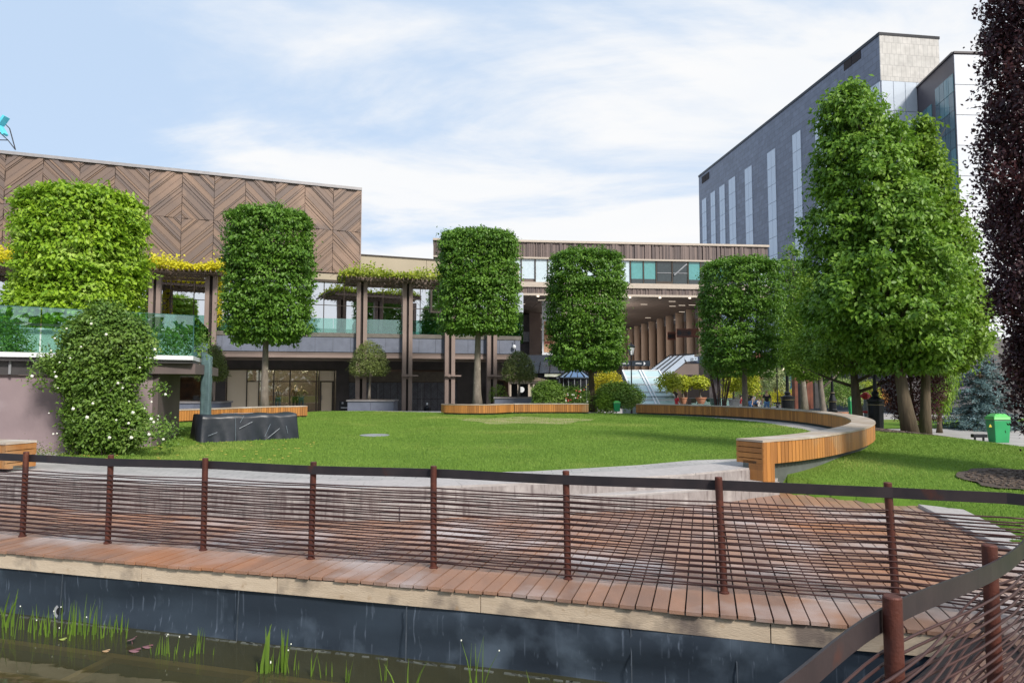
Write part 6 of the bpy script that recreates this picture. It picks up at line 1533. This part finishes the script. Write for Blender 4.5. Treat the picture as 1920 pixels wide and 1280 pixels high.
# ================================================================ FIGURES
def skel(name,vs,es,rad,mt,par,sub=2):
    me=bpy.data.meshes.new(name); off=ORG.get(par.name,Vector((0,0,0)))
    me.from_pydata([tuple(v) for v in vs],es,[]); o=bpy.data.objects.new(name,me); col.objects.link(o); o.parent=par
    mo=o.modifiers.new('skin','SKIN'); mo.use_smooth_shade=True
    sv=me.skin_vertices[0].data
    for i,r in enumerate(rad): sv[i].radius=(r,r) if not isinstance(r,tuple) else r; sv[i].use_root=(i==0)
    su=o.modifiers.new('sub','SUBSURF'); su.levels=sub; su.render_levels=sub
    me.materials.append(mt); return o
def person(name,loc,h,rz,label,shirt,legs,hair,pose='stand',female=False,cat='person',skin='skin',long_sleeve=False,longhair=False,shorts=False):
    t=thing(name,loc,label,cat); ORG[t.name]=Vector((0,0,0)); k=h/1.75
    lz=.90 
    # joints (metres for 1.75 m), facing -Y
    J={'pel':(0,0,.95),'wai':(0,0,1.10),'che':(0,.01,1.30),'nb':(0,.01,1.46),'hd':(0,-.01,1.60),'top':(0,0,1.71),
       'shL':(-.18,.01,1.41),'shR':(.18,.01,1.41),'hiL':(-.09,0,.92),'hiR':(.09,0,.92)}
    if pose=='sit_walk': pass
    if pose=='reach': arm={'elL':(-.26,-.06,1.20),'haL':(-.16,-.26,1.12),'elR':(.27,-.06,1.2),'haR':(.15,-.27,1.14)}
    elif pose=='hip': arm={'elL':(-.24,.02,1.14),'haL':(-.24,-.05,.90),'elR':(.40,.05,1.20),'haR':(.22,-.05,1.02)}
    else: arm={'elL':(-.25,.03,1.14),'haL':(-.27,-.04,.88),'elR':(.25,.03,1.14),'haR':(.27,-.04,.88)}
    J.update(arm)
    st=.12 if pose=='walk' else 0
    J.update({'knL':(-.10,-.03-st*.6,.50),'anL':(-.11,.02-st,.09),'toL':(-.12,-.12-st,.03),'knR':(.10,-.02+st*.2,.50),'anR':(.11,.03+st*1.3,.09),'toR':(.12,-.11+st*1.3,.03)})
    def fing(side):
        h_=J['ha'+side]; s_=-1 if side=='L' else 1; el=J['el'+side]; d=Vector(h_)-Vector(el); d.normalize(); out=[]
        for q in range(4): out.append(tuple(Vector(h_)+d*(.13-.012*abs(q-1.3))+Vector((0,(q-1.5)*.02,-.01))))
        out.append(tuple(Vector(h_)+d*.06+Vector((-s_*.02,-.045,0)))); return out
    names=['pel','wai','che','nb','hd','top','shL','elL','haL','shR','elR','haR','hiL','knL','anL','toL','hiR','knR','anR','toR']
    rad={'pel':.125,'wai':.105,'che':.135,'nb':.055,'hd':(.078,.095),'top':.055,'shL':.058,'elL':.040,'haL':.028,'shR':.058,'elR':.040,'haR':.028,'hiL':.085,'knL':.055,'anL':.036,'toL':.03,'hiR':.085,'knR':.055,'anR':.036,'toR':.03}
    if female: rad.update({'che':.115,'wai':.085,'shL':.045,'shR':.045,'elL':.032,'elR':.032})
    E=[('pel','wai'),('wai','che'),('che','nb'),('nb','hd'),('hd','top'),('che','shL'),('shL','elL'),('elL','haL'),('che','shR'),('shR','elR'),('elR','haR'),('pel','hiL'),('hiL','knL'),('knL','anL'),('anL','toL'),('pel','hiR'),('hiR','knR'),('knR','anR'),('anR','toR')]
    vs=[Vector(J[n]) for n in names]; es=[(names.index(a),names.index(b)) for a,b in E]; rd=[rad[n] for n in names]
    for sd_ in 'LR':
        hi=names.index('ha'+sd_)
        for f in fing(sd_): vs.append(Vector(f)); es.append((hi,len(vs)-1)); rd.append(.010)
    body=skel('body',[v*k for v in vs],es,[tuple(x*k for x in r) if isinstance(r,tuple) else r*k for r in rd],M[skin],t)
    def cloth(nm,keys,edges,extra,mt):
        nn=[n if isinstance(n,str) else n[0] for n in keys]; v=[Vector(J[n]) if isinstance(n,str) else Vector(n[1]) for n in keys]
        r=[]
        for n in nn: b=rad.get(n,.05); b=b if not isinstance(b,tuple) else b[0]; r.append((b+extra)*k)
        skel(nm,[x*k for x in v],[(nn.index(a),nn.index(b)) for a,b in edges],r,M[mt],t)
    if long_sleeve: cloth('shirt',['pel','wai','che','shL','elL','haL','shR','elR','haR'],[('pel','wai'),('wai','che'),('che','shL'),('shL','elL'),('elL','haL'),('che','shR'),('shR','elR'),('elR','haR')],.018,shirt)
    else:
        mL=tuple(Vector(J['shL']).lerp(Vector(J['elL']),.75)); mR=tuple(Vector(J['shR']).lerp(Vector(J['elR']),.75)); rad['mL']=rad['mR']=.048
        cloth('shirt',['pel','wai','che','shL',('mL',mL),'shR',('mR',mR)],[('pel','wai'),('wai','che'),('che','shL'),('shL','mL'),('che','shR'),('shR','mR')],.018,shirt)
    if legs: 
        if shorts:
            kL=tuple(Vector(J['hiL']).lerp(Vector(J['knL']),.9)); kR=tuple(Vector(J['hiR']).lerp(Vector(J['knR']),.9)); rad['kL']=rad['kR']=.075
            cloth('shorts',['pel','hiL',('kL',kL),'hiR',('kR',kR)],[('pel','hiL'),('hiL','kL'),('pel','hiR'),('hiR','kR')],.012,legs)
        else: cloth('trousers',['pel','hiL','knL','anL','hiR','knR','anR'],[('pel','hiL'),('hiL','knL'),('knL','anL'),('pel','hiR'),('hiR','knR'),('knR','anR')],.014,legs)
    if hair:
        s=MB(); s.ell((0,.018*k,1.655*k),(.088*k,.102*k,.105*k),12,8)
        if longhair: s.ell((0,.06*k,1.52*k),(.09*k,.05*k,.16*k),10,8)
        link('hair',s,M[hair],t,local=True,smooth=True)
    s=MB(); s.ell((0,-.112*k,1.60*k),(.012*k,.02*k,.02*k),6,5)
    t.rotation_euler=(0,0,rz); return t
def gp(px,yb,z=-.32): g=G(px,yb,z); return (g.x,g.y,z)
YP=42
person('person',(XA(1269,41),41,-.32),1.70,R(100),'young person with long dark hair in a red top and blue shorts behind the bench','cl_red','cl_blue','hair','walk',True,longhair=True,shorts=True)
person('person',(XA(1437,46),46,-.32),1.80,R(170),'man in a black t shirt and blue trousers seen from behind, right of the stroller','cl_black','cl_blue','hair_g','stand',long_sleeve=False)
person('person',(XA(1404.5,46.5),46.5,-.32),1.82,R(-60),'fair haired person in black top and jeans partly hidden by the rightmost clipped trunk','cl_black','cl_blue','hair_g','stand',True)
person('person',(XA(1411.5,47.2),47.2,-.32),1.66,R(-150),'woman in a white top with raised forearms left of the stroller','cl_white','cl_blue','hair','reach',True)
person('person',(XA(1389,47.5),47.5,-.32),1.45,R(90),'small person in pink red at the left side of the rightmost clipped trunk','cl_red','cl_white','hair','stand',True)
# child in stroller
sx=XA(1421,46.3); t=thing('stroller',(sx,46.3,-.32),'child stroller with dark wheels between the woman in white and the man in black','stroller')
s=MB(); s.hexa([(sx-.22,46.1,.05),(sx+.22,46.1,.05),(sx+.22,46.5,.05),(sx-.22,46.5,.05)],[(sx-.24,46.0,.12),(sx+.24,46.0,.12),(sx+.24,46.75,.5),(sx-.24,46.75,.5)]); link('seat',s,M['cl_tan'],t)
s=MB(); s.ell((sx+.12,46.6,.62),(.26,.26,.2),12,8); link('hood',s,M['cl_blue'],t)
for dx in (-.24,.24):
    for dy in (46.0,46.7): s=MB(); s.tube([(sx+dx-.02,dy,-.2),(sx+dx+.02,dy,-.2)],.115,14); link('wheel',s,M['iron'],t)
s=MB()
for dx in (-.24,.24): s.beam((sx+dx,46.0,-.2),(sx+dx,46.9,.75),.025,.025); s.beam((sx+dx,46.7,-.2),(sx+dx,46.05,.2),.025,.025)
s.beam((sx-.24,46.9,.75),(sx+.24,46.9,.75),.03,.03); link('frame',s,M['greypot'],t)
person('person',(sx,46.15,-.1),1.05,R(0),'small child in white with an orange hat riding in the stroller','cl_white','cl_white','hair_g','reach',True)
# mannequins
q_=CF(S(524),-1.1,.0); person('mannequin',(q_.x,q_.y,.0),1.78,R(20),'headed mannequin in tan top and denim skirt, leftmost in the shop window','cl_tan','cl_blue',None,'stand',True,'mannequin','manq')
q_=CF(S(557.5),-1.2,.0); person('mannequin',(q_.x,q_.y,.02),1.86,R(25),'tallest mannequin in a brown jacket left of the one with hand on hip','cl_tan','cl_black',None,'stand',False,'mannequin','manq',long_sleeve=True)
q_=CF(S(569),-1.1,.0); person('mannequin',(q_.x,q_.y,.0),1.80,R(10),'mannequin in a pale yellow blouse with one hand on its hip','cl_pale','cl_blue',None,'hip',True,'mannequin','manq',long_sleeve=True)
t=thing('handbag',CF(S(541),-1.2,.05),'small beige handbag with round handle on the shop window floor','bag'); q_=CF(S(541),-1.2,.42); s=MB(); s.cbox((q_.x,q_.y,q_.z),(.32,.12,.24)); link('body',s,M['trim'],t,bevel=.02)
s=MB(); s.tube([(q_.x+.1*math.cos(a*.4),q_.y,q_.z+.12+.12*math.sin(a*.4)) for a in range(9)],.012,5); link('handle',s,M['trim'],t)
s=MB(); s.cbox((q_.x,q_.y,.1),(.5,.4,.40)); link('window_plinth',s,M['trim'],t)
# ================================================================ LIGHT AND SKY
SUNV=Vector((.50,-.72,.72)).normalized()
el=math.asin(SUNV.z); az=math.atan2(SUNV.x,SUNV.y)
sl=bpy.data.lights.new('sun','SUN'); sl.energy=SUN; sl.angle=SUNA; sl.color=(1,.93,.84)
so=bpy.data.objects.new('sun',sl); col.objects.link(so); so.rotation_euler=(-SUNV).to_track_quat('-Z','Y').to_euler()
w=bpy.data.worlds.new('World'); scene.world=w; w.use_nodes=True; nt=w.node_tree; N=nt.nodes; L=nt.links
bg=N['Background']; bg.inputs['Strength'].default_value=.12
sk=N.new('ShaderNodeTexSky'); sk.sky_type='NISHITA'; sk.sun_disc=False; sk.sun_elevation=el; sk.sun_rotation=az; sk.air_density=.8; sk.dust_density=.6
L.new(sk.outputs[0],bg.inputs['Color'])
b2=N.new('ShaderNodeBackground'); b2.inputs['Strength'].default_value=.865
tc=N.new('ShaderNodeTexCoord'); sx=N.new('ShaderNodeSeparateXYZ'); L.new(tc.outputs['Generated'],sx.inputs[0])
def mth(op,a,b=None,c=None):
    m=N.new('ShaderNodeMath'); m.operation=op
    for i,v in enumerate((a,b,c)):
        if v is None: continue
        if hasattr(v,'links'): L.new(v,m.inputs[i])
        else: m.inputs[i].default_value=v
    return m.outputs[0]
zz=mth('ADD',mth('MAXIMUM',sx.outputs[2],0),.22)
cx=N.new('ShaderNodeCombineXYZ'); L.new(mth('DIVIDE',sx.outputs[0],zz),cx.inputs[0]); L.new(mth('DIVIDE',sx.outputs[1],zz),cx.inputs[1])
def ns(scale,det,dist,st=(1,1,1),rot=0,off=(0,0,0),rough=.55):
    mp=N.new('ShaderNodeMapping'); mp.inputs['Scale'].default_value=st; mp.inputs['Rotation'].default_value=(0,0,rot); mp.inputs['Location'].default_value=off
    L.new(cx.outputs[0],mp.inputs['Vector']); n=N.new('ShaderNodeTexNoise'); n.inputs['Scale'].default_value=scale; n.inputs['Detail'].default_value=det; n.inputs['Distortion'].default_value=dist; n.inputs['Roughness'].default_value=rough
    L.new(mp.outputs[0],n.inputs['Vector']); return n.outputs['Fac']
n1=ns(.75,7,.6,(1,1.5,1),.5,(1.3,.4,0),.55); n2=ns(2.2,9,.5,(.6,1.2,1),.75,(2,5,0),.6)
f=mth('ADD',mth('MULTIPLY',n1,.72),mth('MULTIPLY',n2,.42))
# clouds thicken to the right and towards the horizon
f=mth('ADD',f,mth('MULTIPLY',sx.outputs[0],.22))
f=mth('ADD',f,mth('MULTIPLY',mth('SUBTRACT',.42,sx.outputs[2]),.28))
mr=N.new('ShaderNodeMapRange'); mr.interpolation_type='SMOOTHSTEP'; mr.inputs['From Min'].default_value=.46; mr.inputs['From Max'].default_value=.66; mr.inputs['To Min'].default_value=.86; mr.inputs['To Max'].default_value=.985
L.new(f,mr.inputs['Value'])
# soft grey modelling inside the cloud
n3=ns(1.9,7,.8,(.7,1.4,1),.6,(7,2,0)); cr=N.new('ShaderNodeMapRange'); cr.inputs['From Min'].default_value=.3; cr.inputs['From Max'].default_value=.65; L.new(n3,cr.inputs['Value'])
mc=N.new('ShaderNodeMix'); mc.data_type='RGBA'; mc.inputs[6].default_value=(.62,.78,1.0,1); mc.inputs[7].default_value=(1,1,1,1); mw=N.new('ShaderNodeMapRange'); mw.interpolation_type='SMOOTHSTEP'; mw.inputs['From Min'].default_value=.47; mw.inputs['From Max'].default_value=.67; L.new(f,mw.inputs['Value']); L.new(mth('MINIMUM',mw.outputs[0],mth('ADD',mth('MULTIPLY',cr.outputs[0],.14),.86)),mc.inputs[0]); L.new(mc.outputs[2],b2.inputs['Color'])
ms=N.new('ShaderNodeMixShader'); L.new(mr.outputs[0],ms.inputs[0]); L.new(bg.outputs[0],ms.inputs[1]); L.new(b2.outputs[0],ms.inputs[2]); L.new(ms.outputs[0],N['World Output'].inputs['Surface'])
GR={'clipped_tree':'clipped block shaped trees around the lawn','pear_tree':'dense green trees at the right','young_tree':'bright green young trees','slatted_bench':'slatted wooden benches round the lawn','pergola':'slatted pergolas on the terrace','vine':'vines on the terrace pergolas','olive_tree':'small round trees in stone planters','stone_planter':'slate planters before the mall','potted_tree':'potted citrus trees','plant_pot':'pots on the plaza','litter_bin':'green litter bins','street_lamp':'black street lamps with lanterns','lamp_post':'black lamp posts behind the bench','person':'people on the plaza','mannequin':'mannequins in the shop window','rush_clump':'rushes growing in the pond','lily_leaf':'leaves floating on the pond','terrace_shrub':'shrubs behind the glass parapet','yellow_shrub':'yellow shrubs on the plaza','green_hedge':'dark green shrubs on the plaza','citrus_bush':'citrus bushes on the plaza','round_bush':'round bushes','variegated_shrub':'pale variegated shrubs','orange_shrub':'orange shrubs'}
for o in scene.objects:
    if o.parent is None and 'label' in o and 'group' not in o:
        g=GR.get(o.name.split('.')[0])
        if g: o['group']=g
vs=scene.view_settings; vs.view_transform='Standard'; vs.look='None'; vs.exposure=EXPO; vs.gamma=1
scene.cycles.max_bounces=8; scene.cycles.transparent_max_bounces=24; scene.cycles.diffuse_bounces=3
